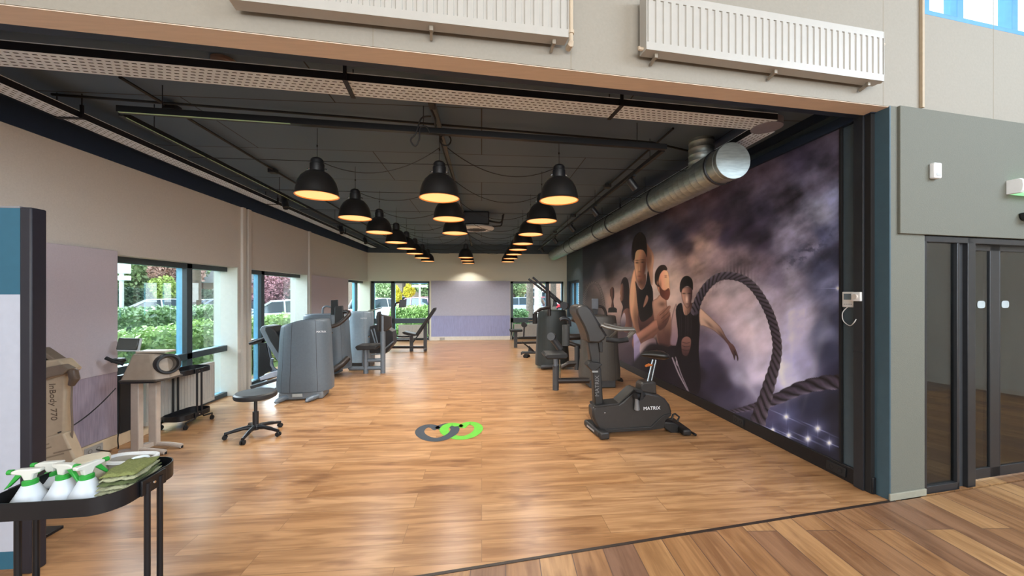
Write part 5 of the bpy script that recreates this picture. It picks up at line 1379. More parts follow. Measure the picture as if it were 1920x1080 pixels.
# ================================================================== MURAL (a printed panel on the right wall)
def to_px(X, Y, Z):
    D = X * sY + Y * cY
    return 960 + FPX * (X * cY - Y * sY) / D, CYH - FPX * (Z - EYE) / D
def build_mural():
    nc, nr = 860, 400
    pxs = np.linspace(1577.5, 1094, nc)
    vs_ = []
    for p in pxs:
        q = onP(p, 550, R0, RD); vs_.append((q - R0).dot(RD))
    vv = np.array(vs_)
    zs = np.linspace(.128, 2.84, nr)
    V, Z = np.meshgrid(vv, zs)
    off = .022
    X = R0.x + RD.x * V + RN.x * off; Y = R0.y + RD.y * V + RN.y * off
    PX, PY = to_px(X, Y, Z)
    px = PX.ravel(); py = PY.ravel()
    def H(h): return np.array(hx(h))
    # --- soft sky and mist
    S = '''1572,262,5c566c 1500,300,4a4560 1450,325,5e5468 1400,345,6b6074 1380,375,544a5e 1330,378,6a5a6c 1280,402,6a5c6c 1230,422,46465e 1200,432,40485e
1150,452,2c3048 1110,474,272b3e 1105,502,2c2c3c 1130,502,383846 1160,492,464652 1182,468,62627a 1232,462,767490 1270,442,3c3a54 1300,422,54465a 1340,432,7a6670
1362,442,362c48 1400,432,3a3048 1432,450,463e58 1470,452,86829e 1500,424,8e8ca8 1540,402,8a8ea8 1572,380,7a82a8 1572,430,6c749c 1542,440,4c547a 1572,480,363c5c
1540,502,454c6e 1500,482,7a7a9a 1480,520,9c98b4 1560,540,7078a0 1572,600,3c4466 1545,620,6a7298 1505,600,c0bcdc 1480,640,bab8dc 1500,680,a4a4d0 1555,660,3a4266
1572,700,2c3056 1478,700,c4c4ea 1520,760,2c3254 1570,760,24283f 1480,778,444a72 1540,840,20243c 1450,812,30345a 1430,640,c8bcd2 1400,620,c8b8c8 1400,560,b6a6b4
1380,540,a89ca8 1350,570,b2a0aa 1330,600,9c8a9a 1340,650,7c7490 1330,682,403a58 1365,660,8a82a0 1385,705,8e8aa8 1420,700,c2bad6 1340,722,2e2944 1370,742,403c5a
1400,760,6c6886 1300,742,231d33 1320,762,221e34 1280,722,231a2a 1250,684,281e2c 1222,600,ceb0a4 1240,482,887a86 1260,522,b29a94 1282,500,a08a8a 1300,492,bea09a
1320,482,9c868a 1310,462,b49890 1290,462,66586a 1342,490,86727c 1390,492,766674 1430,500,887a90 1460,522,8c84a2 1450,560,b0a8c2 1420,600,c6bcd0 1150,562,bca29c
1140,540,887a7c 1120,562,645858 1165,522,8c7e82 1172,560,bca29c 1232,560,d6beb8 1215,690,3a2a38 1190,700,4a4258 1180,640,5e5060 1110,600,4a4248 1130,640,3a3036
1100,660,2a2428 1260,600,c8aca4 1310,560,b09a9c 1425,740,8480a0 1440,780,50507a 1500,830,23263e 1380,775,3a3652 1560,300,544e66 1530,340,6a6680 1342,692,362f48 1360,725,322c46 1330,668,4c4460 1350,712,2e2842 1385,745,4e4a66 1400,780,3a3854 1240,660,2a1f2c 1265,640,3a2c38 1290,690,231a28 1205,680,2c2230 1185,655,4a3c48 1170,640,5a4a54 1320,640,6a6078 1312,700,261f32 1470,380,544c60
1430,400,46405a 1520,450,8482a0 1350,400,44384e 1300,395,5c5266'''
    pts = []; cols = []
    for tk in S.split():
        a, b, c = tk.split(','); pts.append((float(a), float(b))); cols.append(H(c))
    pts = np.array(pts); cols = np.array(cols)
    W = np.zeros(px.shape); C = np.zeros((px.size, 3))
    for (a, b), c in zip(pts, cols):
        sc_ = 1.0 + max(0, (a - 1300) / 300) * .8
        d2 = ((px - a) ** 2 + (py - b) ** 2) / sc_ ** 2
        w = 1 / (d2 + 60) ** 2.1
        W += w; C += w[:, None] * c
    C /= W[:, None]
    # --- value noise
    def noise(x, y, seed):
        r = np.random.default_rng(seed).random((256, 256))
        xi = np.floor(x).astype(int); yi = np.floor(y).astype(int); fx = x - xi; fy = y - yi
        fx = fx * fx * (3 - 2 * fx); fy = fy * fy * (3 - 2 * fy)
        g = lambda i, j: r[i % 256, j % 256]
        return (g(xi, yi) * (1 - fx) + g(xi + 1, yi) * fx) * (1 - fy) + (g(xi, yi + 1) * (1 - fx) + g(xi + 1, yi + 1) * fx) * fy
    def fbm(x, y, seed, o=5):
        s = 0; a = .5
        for k in range(o):
            s = s + a * noise(x * 2 ** k, y * 2 ** k, seed + k); a *= .5
        return s / (1 - .5 ** o)
    sx = 1 / (1 + np.clip((px - 1150) / 250, 0, 2.0))         # clouds look larger towards the near end
    ca, sa = math.cos(R(35)), math.sin(R(35))
    u = (px * ca - py * sa) / 46 ; v = (px * sa + py * ca) / 20
    n1 = fbm(u, v, 11); n2 = fbm(px / 22, py / 26, 31, 6)
    up = np.clip((640 - py) / 200, 0, 1)
    amp = .25 + .75 * up
    C *= (1 + amp[:] * ((n1 - .5) * 1.7 + (n2 - .5) * .9))[:, None]
    # wispy torn dark clouds near the right edge
    m = np.clip(1 - np.hypot((px - 1515) / 75, (py - (470 - (px - 1515) * .62)) / 26), 0, 1)
    n3 = fbm(px / 9, py / 7, 71, 4)
    k = m * np.clip((n3 - .5) * 6, 0, 1) * .75
    C = C * (1 - k[:, None]) + H('2a3250') * k[:, None]
    # rays fading up from the stage lights
    for a0, b0, a1, b1, s_ in ((1480, 780, 1440, 560, .10), (1500, 790, 1560, 560, .05), (1418, 700, 1405, 560, .06), (1485, 690, 1480, 490, .08), (1430, 760, 1380, 690, .06)):
        t = np.clip((py - b0) / (b1 - b0), 0, 1); cx_ = a0 + (a1 - a0) * t
        C += (np.exp(-((px - cx_) / (3 + 9 * t)) ** 2) * s_ * np.sin(PI * t))[:, None]
    # --- drawing tools
    def inside(poly, bb):
        x = px[bb]; y = py[bb]; r = np.zeros(x.shape, bool); n = len(poly); dm = np.full(x.shape, 1e9)
        for i in range(n):
            x0, y0 = poly[i]; x1, y1 = poly[(i + 1) % n]
            c = ((y0 > y) != (y1 > y)) & (x < (x1 - x0) * (y - y0) / ((y1 - y0) or 1e-9) + x0)
            r ^= c
            dx, dy = x1 - x0, y1 - y0; L2 = dx * dx + dy * dy or 1e-9
            t = np.clip(((x - x0) * dx + (y - y0) * dy) / L2, 0, 1)
            dm = np.minimum(dm, np.hypot(x - x0 - t * dx, y - y0 - t * dy))
        return np.where(r, dm, -dm)
    def curve(poly, n=4):
        k = len(poly); out = []
        for i in range(k):
            p0, p1, p2, p3 = [np.array(poly[(i + j) % k], float) for j in (-1, 0, 1, 2)]
            for j in range(n):
                t = j / n
                out.append(tuple(.5 * ((2 * p1) + (-p0 + p2) * t + (2 * p0 - 5 * p1 + 4 * p2 - p3) * t * t + (-p0 + 3 * p1 - 3 * p2 + p3) * t ** 3)))
        return out
    def fill(poly, ca_, cb=None, ang=0, soft=.8, alpha=1, rnd=True, edge=None, ew=3):
        nonlocal C
        if rnd: poly = curve(poly)
        xs = [p[0] for p in poly]; ys = [p[1] for p in poly]
        bb = np.where((px > min(xs) - 4) & (px < max(xs) + 4) & (py > min(ys) - 4) & (py < max(ys) + 4))[0]
        if not len(bb): return
        sd = inside(poly, bb); a = np.clip(sd / soft + .5, 0, 1) * alpha
        A = H(ca_); B = H(cb or ca_)
        d = np.array([math.cos(ang), math.sin(ang)]); pr = px[bb] * d[0] + py[bb] * d[1]
        pc = [x * d[0] + y * d[1] for x, y in poly]; t = np.clip((pr - min(pc)) / (max(pc) - min(pc) + 1e-6), 0, 1)
        t = t * t * (3 - 2 * t)
        col = A[None] * (1 - t[:, None]) + B[None] * t[:, None]
        if edge:
            e = np.clip(1 - sd / ew, 0, 1)[:, None] * .7; col = col * (1 - e) + H(edge) * e
        col = col * (1 + .22 * (n2[bb] - .5) )[:, None]
        C[bb] = C[bb] * (1 - a[:, None]) + col * a[:, None]
    def blob(cx_, cy_, rx, ry, col, alpha=.6, rot=0, pw=1.0):
        nonlocal C
        bb = np.where((np.abs(px - cx_) < 3 * max(rx, ry)) & (np.abs(py - cy_) < 3 * max(rx, ry)))[0]
        c, s_ = math.cos(rot), math.sin(rot); dx = px[bb] - cx_; dy = py[bb] - cy_
        q = ((dx * c + dy * s_) / rx) ** 2 + ((-dx * s_ + dy * c) / ry) ** 2
        a = (np.exp(-q ** pw) * alpha)[:, None]
        C[bb] = C[bb] * (1 - a) + H(col) * a
    def rope(path, hw, dark, light_, pitch, tw=.6, soft=.8, fade=1, hi=None):
        nonlocal C
        P = []; Wd = []
        k = len(path)
        for i in range(k - 1):
            p0, p1, p2, p3 = [np.array(path[min(max(i + j, 0), k - 1)], float) for j in (-1, 0, 1, 2)]
            for j in range(8):
                t = j / 8; P.append(.5 * ((2 * p1) + (-p0 + p2) * t + (2 * p0 - 5 * p1 + 4 * p2 - p3) * t * t + (-p0 + 3 * p1 - 3 * p2 + p3) * t ** 3)); Wd.append(hw[i] * (1 - t) + hw[i + 1] * t)
        P.append(np.array(path[-1], float)); Wd.append(hw[-1]); P = np.array(P); Wd = np.array(Wd)
        mx = Wd.max() + 3
        bb = np.where((px > P[:, 0].min() - mx) & (px < P[:, 0].max() + mx) & (py > P[:, 1].min() - mx) & (py < P[:, 1].max() + mx))[0]
        x = px[bb]; y = py[bb]; best = np.full(x.shape, 1e9); S_ = np.zeros(x.shape); Dd = np.zeros(x.shape); Wl = np.ones(x.shape); ph = 0
        for i in range(len(P) - 1):
            dx, dy = P[i + 1] - P[i]; L = math.hypot(dx, dy); t = np.clip(((x - P[i, 0]) * dx + (y - P[i, 1]) * dy) / (L * L), 0, 1)
            ex = x - P[i, 0] - t * dx; ey = y - P[i, 1] - t * dy; d = np.hypot(ex, ey); w = Wd[i] + (Wd[i + 1] - Wd[i]) * t
            sgn = np.sign(dx * ey - dy * ex); r = d / w
            b = r < best
            best = np.where(b, r, best); S_ = np.where(b, ph + t * L / (w * pitch), S_); Dd = np.where(b, sgn * d / w, Dd); Wl = np.where(b, w, Wl)
            ph += L / ((Wd[i] + Wd[i + 1]) / 2 * pitch)
        tt = S_ + tw * Dd + .12 * np.sin(Dd * 3); f = tt - np.floor(tt)
        lam = np.sin(PI * f) ** 1.1
        edge = .86 + .14 * lam
        a = np.clip((edge - np.abs(Dd)) * Wl / soft + .5, 0, 1) * fade
        strands = .90 + .10 * np.sin((f * 9 + Dd * 3) * 2)
        sh = lam * (1 - .55 * np.clip(np.abs(Dd), 0, 1) ** 2) * strands
        col = H(dark)[None] * (1 - sh[:, None]) + H(light_)[None] * sh[:, None]
        if hi is not None:
            k_ = (np.clip(-Dd, 0, 1) ** 2 * lam)[:, None] * .6; col = col * (1 - k_) + H(hi) * k_
        C[bb] = C[bb] * (1 - a[:, None]) + col * a[:, None]
    z1 = lambda l: [(1090 + x / 3.857, 420 + y / 3.857) for x, y in l]
    z2 = lambda l: [(1200 + x / 3.373, 440 + y / 3.373) for x, y in l]
    z3 = lambda l: [(1300 + x / 2.7, 460 + y / 2.7) for x, y in l]
    # glow behind the athletes
    blob(1225, 520, 22, 60, 'e4cfc6', .45); blob(1150, 560, 12, 24, 'd6b8ae', .4); blob(1262, 560, 16, 40, 'dcc4bc', .35)
    # far rope arch and trophy on the left
    rope(z1([(18, 600), (25, 520), (50, 450), (90, 425), (125, 450), (150, 520), (168, 630)]), [3.2] * 7, '3a3232', '8a8080', 1.1, soft=1.2, fade=.85)
    fill(z1([(212, 470), (225, 455), (236, 470), (238, 520), (232, 560), (236, 605), (214, 605), (220, 560), (212, 520)]), '8a5a4c', '3c2426', 0)
    fill(z1([(207, 480), (213, 470), (215, 520), (209, 520)]), '6a453f'); fill(z1([(195, 612), (208, 603), (243, 603), (257, 614), (258, 640), (193, 640)]), '2b2423', rnd=False)
    # woman in profile, left
    fill(z1([(284, 470), (290, 415), (312, 384), (336, 402), (348, 470), (351, 560), (363, 640), (362, 760), (282, 760), (290, 650), (300, 600), (286, 560), (280, 540), (284, 520)]), '2a1a1c', '4a3236', PI / 2)
    fill(z1([(284, 470), (288, 440), (300, 430), (308, 480), (304, 540), (290, 560), (281, 545), (284, 520), (279, 500)]), 'a5765f', '5b3a36', 0)
    fill(z1([(300, 640), (340, 610), (360, 660), (362, 770), (300, 770)]), '9a6a5c', '5e3c3c', 0); fill(z1([(286, 690), (310, 640), (322, 690), (312, 745), (284, 750)]), 'c0b2bc', '5a5062', PI / 2)
    # middle woman
    fill(z1([(466, 140), (490, 165), (516, 205), (525, 250), (518, 330), (514, 440), (500, 420), (482, 350), (468, 260)]), '8a5c48', 'c59a7c', 0, edge='a87a60')
    fill(z1([(384, 325), (402, 430), (412, 520), (424, 640), (440, 740), (412, 800), (392, 800), (374, 730), (352, 640), (346, 540), (356, 430)]), 'e4ae80', '7b4a3a', .15, edge='8a5a44', ew=2)
    blob(1090 + 372 / 3.857, 420 + 560 / 3.857, 2.2, 22, 'e8bb92', .6, .05)
    fill(z1([(412, 640), (515, 620), (545, 690), (520, 760), (480, 790), (430, 790)]), '7a4d40', '3c2228', PI / 2)
    fill(z1([(390, 412), (412, 455), (440, 474), (466, 430), (482, 338), (502, 430), (518, 490), (517, 640), (490, 680), (440, 708), (418, 665), (405, 570), (398, 490)]), '1c1418', '261a1e', PI / 2)
    fill(z1([(448, 602), (462, 540), (474, 514), (484, 535), (474, 570)]), 'a87a62'); 
    fill(z1([(402, 395), (440, 385), (462, 360), (468, 400), (462, 440), (440, 473), (422, 455)]), 'b98661', '7c4e3b', 0)
    fill(z1([(384, 215), (398, 190), (430, 182), (462, 195), (468, 240), (466, 300), (452, 372), (432, 415), (416, 423), (400, 398), (388, 335), (382, 270)]), 'f6c090', '96593f', .2, edge='8d5b42', ew=1.6)
    fill(z1([(370, 250), (368, 170), (382, 95), (425, 58), (462, 90), (474, 160), (472, 240), (464, 215), (445, 188), (415, 186), (394, 205), (384, 260)]), '2c1c1c', '160f14', 0)
    rope(z1([(372, 130), (364, 200), (368, 260), (380, 278)]), [.5, .5, .5, .4], '2c1c1c', '2c1c1c', 2)
    for ex_, ey_ in ((402, 280), (443, 276)):
        blob(1090 + ex_ / 3.857, 420 + ey_ / 3.857, 3.0, 1.7, '2e1712', .85); blob(1090 + ex_ / 3.857, 420 + (ey_ - 17) / 3.857, 4.0, .9, '2e1712', .8)
    blob(1090 + 420 / 3.857, 420 + 325 / 3.857, 1.2, 6, 'f0c79c', .6); blob(1090 + 422 / 3.857, 420 + 345 / 3.857, 2.6, .9, '6b3a2a', .6); blob(1090 + 420 / 3.857, 420 + 378 / 3.857, 3.6, 1.2, '8a3f34', .8); blob(1090 + 402 / 3.857, 420 + 330 / 3.857, 2.6, 5, 'eebd8c', .5)
    for k in range(9):
        x_ = 384 + k * 10
        rope(z1([(425, 62), ((425 + x_) / 2 + (x_ - 425) * .35, 110), (x_, 190)]), [.3, .5, .3], '4a3330', '5c4238', 3, fade=.45)
    blob(1090 + 455 / 3.857, 420 + 310 / 3.857, 3.2, 16, '4a2a22', .55); blob(1090 + 432 / 3.857, 420 + 425 / 3.857, 5, 6, '3c2018', .55)
    blob(1090 + 408 / 3.857, 420 + 470 / 3.857, 3, 16, '5c3428', .5, .1); blob(1090 + 395 / 3.857, 420 + 690 / 3.857, 5, 20, '4a2a26', .5, -.1); blob(1090 + 500 / 3.857, 420 + 260 / 3.857, 3, 14, '5e3a2c', .45)
    # forearm and clapping hands of the bearded man, his torso
    fill(z2([(78, 425), (105, 402), (130, 378), (165, 405), (172, 455), (192, 500), (200, 600), (196, 700), (120, 700), (100, 600), (84, 500)]), 'c99a83', '5e3a38', PI / 2, edge='9a6e5e')
    fill(z2([(104, 292), (120, 248), (150, 222), (174, 232), (184, 268), (186, 300), (189, 340), (190, 378), (174, 412), (150, 402), (128, 376), (110, 340)]), 'cc8a64', 'f0b488', 0, edge='7a4a38', ew=1.2)
    fill(z2([(122, 320), (140, 345), (160, 352), (182, 338), (190, 378), (174, 413), (150, 405), (128, 380)]), '6b2f1c', '8a4426', 0); blob(1200 + 170 / 3.373, 440 + 350 / 3.373, 3, .9, '5a2418', .8)
    fill(z2([(94, 300), (96, 240), (122, 198), (155, 192), (172, 212), (168, 226), (148, 226), (128, 250), (118, 290), (122, 330), (104, 320)]), '2a1a1a', '3a2420', 0)
    blob(1200 + 163 / 3.373, 440 + 268 / 3.373, 2.6, 1.0, '3a1c14', .8); blob(1200 + 163 / 3.373, 440 + 258 / 3.373, 3.2, .8, '3a1c14', .7); blob(1200 + 112 / 3.373, 440 + 305 / 3.373, 2, 4, 'c58a6a', .7)
    fill(z2([(-40, 640), (0, 610), (50, 575), (105, 535), (122, 598), (70, 668), (20, 720), (-20, 740), (-50, 700)]), 'b98168', '5a332e', 1.1, edge='7a4c40')
    fill(z2([(105, 535), (112, 505), (140, 478), (186, 448), (193, 462), (178, 490), (192, 492), (188, 520), (172, 562), (150, 592), (120, 604)]), 'a8745e', '5f3a33', .9)
    for a, b, c, d in ((125, 510, 180, 455), (135, 530, 188, 480), (142, 556, 190, 508)):
        rope(z2([(a, b), ((a + c) / 2 + 3, (b + d) / 2), (c, d)]), [.7, .7, .5], '4a2a26', '4a2a26', 2, fade=.7)
    fill(z1([(378, 780), (400, 800), (432, 880), (432, 1000), (410, 1080), (388, 1060), (380, 920)]), 'a79cc4', '6c6288', PI / 2)
    fill(z2([(0, 700), (40, 670), (90, 655), (105, 700), (100, 730), (60, 720), (20, 745), (2, 760)]), 'b9a4a8', '8a7684', 0, alpha=.9)
    fill(z2([(60, 690), (120, 690), (200, 700), (235, 640), (240, 900), (120, 930), (-60, 860), (10, 740)]), '1f1623', '2a2030', PI / 2, soft=6)
    blob(1200 + 140 / 3.373, 440 + 440 / 3.373, 7, 5, '5a342c', .6); blob(1200 + 150 / 3.373, 440 + 560 / 3.373, 3, 24, '6a4238', .5); blob(1200 + 178 / 3.373, 440 + 640 / 3.373, 8, 14, '5a3834', .55)
    blob(1200 + 128 / 3.373, 440 + 320 / 3.373, 2.5, 8, '6a3c2c', .5); blob(1200 + 100 / 3.373, 440 + 600 / 3.373, 12, 3, '4c2a24', .4, -.6); blob(1200 + 30 / 3.373, 440 + 650 / 3.373, 16, 3, '3c2220', .5, -.6)
    # dark man with the rope
    fill(z2([(196, 545), (214, 470), (232, 440), (240, 560), (246, 690), (220, 702), (190, 690), (196, 610)]), 'c4a4a0', '8a7486', PI / 2, edge='6a4a4a')
    fill(z2([(226, 475), (262, 432), (278, 500), (300, 506), (326, 470), (332, 430), (376, 478), (378, 600), (372, 740), (384, 900), (370, 1000), (300, 1000), (250, 900), (215, 760), (240, 640)]), '231a20', '1c1626', PI / 2)
    fill(z2([(276, 440), (326, 430), (326, 470), (300, 506), (280, 500)]), 'b98c76', '5a3a34', 0)
    fill(z2([(260, 352), (272, 338), (300, 330), (328, 338), (330, 385), (320, 440), (302, 466), (284, 452), (266, 410)]), 'c0907c', '55343a', 0, edge='3a2226', ew=2)
    blob(1200 + 296 / 3.373, 440 + 410 / 3.373, 2.6, 8, 'ecd0c4', .75); blob(1200 + 278 / 3.373, 440 + 372 / 3.373, 3.2, 1.2, '1c1012', .9); blob(1200 + 312 / 3.373, 440 + 372 / 3.373, 3.2, 1.2, '1c1012', .9); blob(1200 + 298 / 3.373, 440 + 438 / 3.373, 3.2, 1.0, '5a2622', .8)
    fill(z2([(252, 355), (254, 305), (274, 268), (306, 262), (332, 290), (335, 350), (326, 340), (300, 326), (272, 340), (262, 365)]), '2a1e22', '181218', 0)
    fill(z2([(263, 672), (290, 645), (320, 660), (318, 715), (298, 765), (268, 752)]), '8a5f58', '4a2e34', PI / 2)
    for yy in (680, 703, 727): rope(z2([(268, yy), (292, yy + 6), (314, yy + 2)]), [.6, .6, .5], '2c1a20', '2c1a20', 2, fade=.8)
    fill(z2([(378, 468), (420, 498), (465, 540), (512, 588), (546, 650), (580, 692), (590, 716), (566, 706), (528, 660), (485, 622), (455, 600), (405, 578), (378, 566)]), 'd2b09c', '5c3c42', .9, edge='5a3c42', ew=2)
    fill(z2([(556, 688), (584, 692), (604, 722), (622, 776), (617, 800), (608, 762), (603, 770), (597, 795), (588, 765), (574, 735)]), '6c4a4c', '3a262e', PI / 2, soft=.6)
    rope(z2([(596, 735), (608, 765)]), [.6, .5], '1c1420', '1c1420', 2)
    for (a, b), (c, d), w in (((205, 780), (300, 985), 1.2), ((225, 775), (308, 990), .7), ((232, 800), (240, 830), 1.0)):
        rope(z2([(a, b), ((a + c) / 2 - 6, (b + d) / 2), (c, d)]), [w, w, w * .6], 'a89ab0', 'd8ccd8', 3, fade=.6, soft=1.6)
    blob(1200 + 440 / 3.373, 440 + 570 / 3.373, 12, 3, '4a2e34', .55, .75); blob(1200 + 520 / 3.373, 440 + 640 / 3.373, 14, 2.4, '3e2630', .55, .9); blob(1200 + 300 / 3.373, 440 + 560 / 3.373, 4, 20, '3a3038', .5)
    for x_ in (245, 258, 285, 300, 320): rope(z2([(x_, 480), (x_ + 4, 560), (x_ + 2, 640)]), [.4, .6, .3], '4a3e48', '564852', 3, fade=.5)
    # motion streaks over the rope arch
    top_ = 460 + 145 / 2.7
    am = np.exp(-((px - 1385) / 38) ** 2) * np.exp(-np.clip(top_ - 3 + ((px - 1378) / 38) ** 2 * 26 - py, 0, 99) / 12) * (py < top_ + ((px - 1378) / 38) ** 2 * 26 + 4)
    st_ = .5 + .5 * np.sin(px * .95 + 2 * n2)
    k = np.clip(am * st_ * .75, 0, 1)[:, None]; C = C * (1 - k) + H('3a3038') * k
    # inside of the loop is paler
    # ropes
    rope(z3([(762, 692), (690, 693), (610, 706), (530, 728), (450, 765), (395, 788), (320, 812), (250, 830), (180, 842)]), [14.5, 14.5, 14, 13.5, 12, 11, 7, 5, 3], '0f0c14', '5a5068', 1.9, -.85, hi='9a92b0')
    rope(z3([(8, 335), (22, 285), (48, 235), (85, 190), (135, 158), (195, 155), (255, 172), (305, 212), (350, 275), (388, 350), (415, 440), (425, 520), (414, 600), (388, 690), (362, 780), (338, 850), (322, 915)]),
         [8, 8, 8, 8, 8, 8, 8, 8.2, 8.4, 8.8, 9, 9.4, 10.5, 12, 13.5, 15, 16], '120e16', '5e5468', 1.22, .72, hi='8d8496')
    # stage lights
    for x, y, r in ((732, 218, 3.4), (470, 868, 4.2), (630, 928, 4.6), (483, 962, 3.8), (580, 980, 4.4), (688, 1000, 3.8), (402, 935, 3.2)):
        X_, Y_ = 1300 + x / 2.7, 460 + y / 2.7
        blob(X_, Y_, r * 3.2, r * 3.2, '7c86c8', .35); blob(X_, Y_, r * 6.5, .7, 'a8b4f0', .5, .42 if y > 300 else 0); blob(X_, Y_, .7, r * 2.6, 'a8b4f0', .5); blob(X_, Y_, r, r, 'eef2ff', .95)
    C = np.clip(C, 0, 1) ** 1.28 * 1.48
    C = np.clip(C, 0, 1)
    me = bpy.data.meshes.new('mural')
    me.vertices.add(nc * nr); me.vertices.foreach_set('co', np.stack([X.ravel(), Y.ravel(), Z.ravel()], 1).ravel())
    idx = np.arange(nc * nr).reshape(nr, nc)
    q = np.stack([idx[:-1, :-1], idx[1:, :-1], idx[1:, 1:], idx[:-1, 1:]], -1).reshape(-1, 4)
    # frame: the panel has a real edge
    nq = len(q)
    me.loops.add(nq * 4); me.polygons.add(nq)
    me.loops.foreach_set('vertex_index', q.ravel()); me.polygons.foreach_set('loop_start', np.arange(nq) * 4); me.polygons.foreach_set('loop_total', np.full(nq, 4))
    me.update(calc_edges=True)
    at = me.color_attributes.new('print', 'FLOAT_COLOR', 'POINT')
    at.data.foreach_set('color', np.concatenate([C, np.ones((C.shape[0], 1))], 1).astype(np.float32).ravel())
    o = bpy.data.objects.new('printed_face', me); COL.objects.link(o)
    m = bpy.data.materials.new('mural_print'); m.use_nodes = True; nt = m.node_tree; b = nt.nodes['Principled BSDF']
    a = nt.nodes.new('ShaderNodeVertexColor'); a.layer_name = 'print'
    mx = nt.nodes.new('ShaderNodeHueSaturation'); mx.inputs['Saturation'].default_value = .82; mx.inputs['Value'].default_value = MURAL_GAIN
    nt.links.new(a.outputs[0], mx.inputs['Color']); nt.links.new(mx.outputs[0], b.inputs['Base Color']); b.inputs['Roughness'].default_value = .6
    me.materials.append(m)
    return o
MURAL_GAIN = 1.05
tm = thing('mural', 'large printed mural of athletes, a battle rope and storm clouds on the right wall', 'mural', rw(3.9, 0, .128))
fc = build_mural(); fc.parent = tm; fc.location = -Vector(tm.location)
mb = MB(); rbox(mb, .268, 7.56, .004, .0215, .1265, 2.842); mb.build('backing_board', mat('mural_edge', '24222c', .6), tm)

# ================================================================== OUTSIDE
M_road = mat('asphalt', '8b8d90', .9, var=.1, scale=30)
M_lawn = mat('lawn', '6f8f4a', .95, var=.25, scale=60, bump=.5)
M_pave = mat('light_paving', 'a9a8a2', .9, var=.08, scale=10)
mb = MB(); mb.bx(-70, 70, -20, 80, -.32, -.25); o = mb.build('ground', M_road); o['kind'] = 'structure'
mb = MB(); mb.bx(-8.2, XL - .36, -3, 16.0, -.25, -.14); mb.bx(-3.5, 12, YB + .35, 15.4, -.25, -.14); o = mb.build('ground', M_lawn); o['kind'] = 'structure'
def leaves(mb, n, pos, size, m=0):
    vs = np.zeros((n * 4, 3)); 
    nrm = rng.normal(size=(n, 3)); nrm /= np.linalg.norm(nrm, axis=1)[:, None]
    t = np.cross(nrm, rng.normal(size=(n, 3))); t /= np.linalg.norm(t, axis=1)[:, None]; b = np.cross(nrm, t)
    s_ = (size * (.6 + .8 * rng.random(n)))[:, None]
    for k, (u, v) in enumerate(((-1, 0), (0, -.5), (1, 0), (0, .5))):
        vs[k::4] = pos + t * u * s_ + b * v * s_
    o = len(mb.v); mb.v += [tuple(q) for q in vs]; mb.f += [(o + 4 * i, o + 4 * i + 1, o + 4 * i + 2, o + 4 * i + 3) for i in range(n)]; mb.m += [m] * n
def hedge(lab, x0, x1, y0, y1, h, m, n=7000, size=.045, seed=1, base_z=-.2):
    mb = MB(); r = np.random.default_rng(seed)
    # bumpy core
    nx, ny = max(2, int((x1 - x0) / .35)), max(2, int((y1 - y0) / .35))
    mb.bx(x0 + .08, x1 - .08, y0 + .08, y1 - .08, base_z, h - .08)
    L = [x1 - x0, y1 - y0, h - base_z]
    ar = np.array([L[1] * L[2], L[1] * L[2], L[0] * L[2], L[0] * L[2], L[0] * L[1]]); ar = ar / ar.sum()
    f = r.choice(5, n, p=ar); a = r.random(n); b = r.random(n); P = np.zeros((n, 3))
    j = r.normal(size=n) * .035
    bump = .05 * np.sin(9 * a + 3 * f) * np.sin(7 * b + f)
    P[:, 0] = np.where(f == 0, x0 + j + bump, np.where(f == 1, x1 + j + bump, x0 + a * L[0])); 
    P[:, 1] = np.where(f == 2, y0 + j + bump, np.where(f == 3, y1 + j + bump, np.where(f < 2, y0 + a * L[1], y0 + b * L[1])))
    P[:, 2] = np.where(f == 4, h + j + bump, base_z + b * L[2])
    leaves(mb, n, P, size)
    return tag(mb.build('hedge', m), lab, 'hedge')
L_bright = leaf_mat('bright_hedge_leaves', '557a3c', 'b4cf84', 4); L_mid = leaf_mat('mid_hedge_leaves', '426040', '8aa878', 4)
L_dark = leaf_mat('dark_hedge_leaves', '3a4f40', '6f8a6c', 3); L_yel = leaf_mat('yellow_bush_leaves', '8a8a1c', 'e0d040', 3); L_red = leaf_mat('red_bush_leaves', '604048', 'a87880', 3)
L_tree = leaf_mat('tree_leaves', '56704a', 'b4cc92', 2); L_pink = leaf_mat('pink_tree_leaves', '8a6a60', 'd0a898', 2)
hedge('bright green hedge right outside the left windows', -6.0, -5.0, 2.5, 13.0, .82, L_bright, 26000, .05, 3)
hedge('darker green hedge behind the bright one, left side', -9.2, -8.2, 1.0, 13.3, 1.05, L_mid, 20000, .06, 4)
hedge('long dark hedge across the street beyond the parked estate car', -24, -22.5, 14, 33.5, 1.72, L_dark, 16000, .12, 5)
hedge('clipped yellow-green hedge outside the far left window', -3.3, -1.3, 14.0, 14.8, .95, L_bright, 14000, .045, 6)
hedge('clipped green hedge outside the far right window', .4, 1.7, 14.0, 14.8, .80, L_mid, 9000, .045, 7)
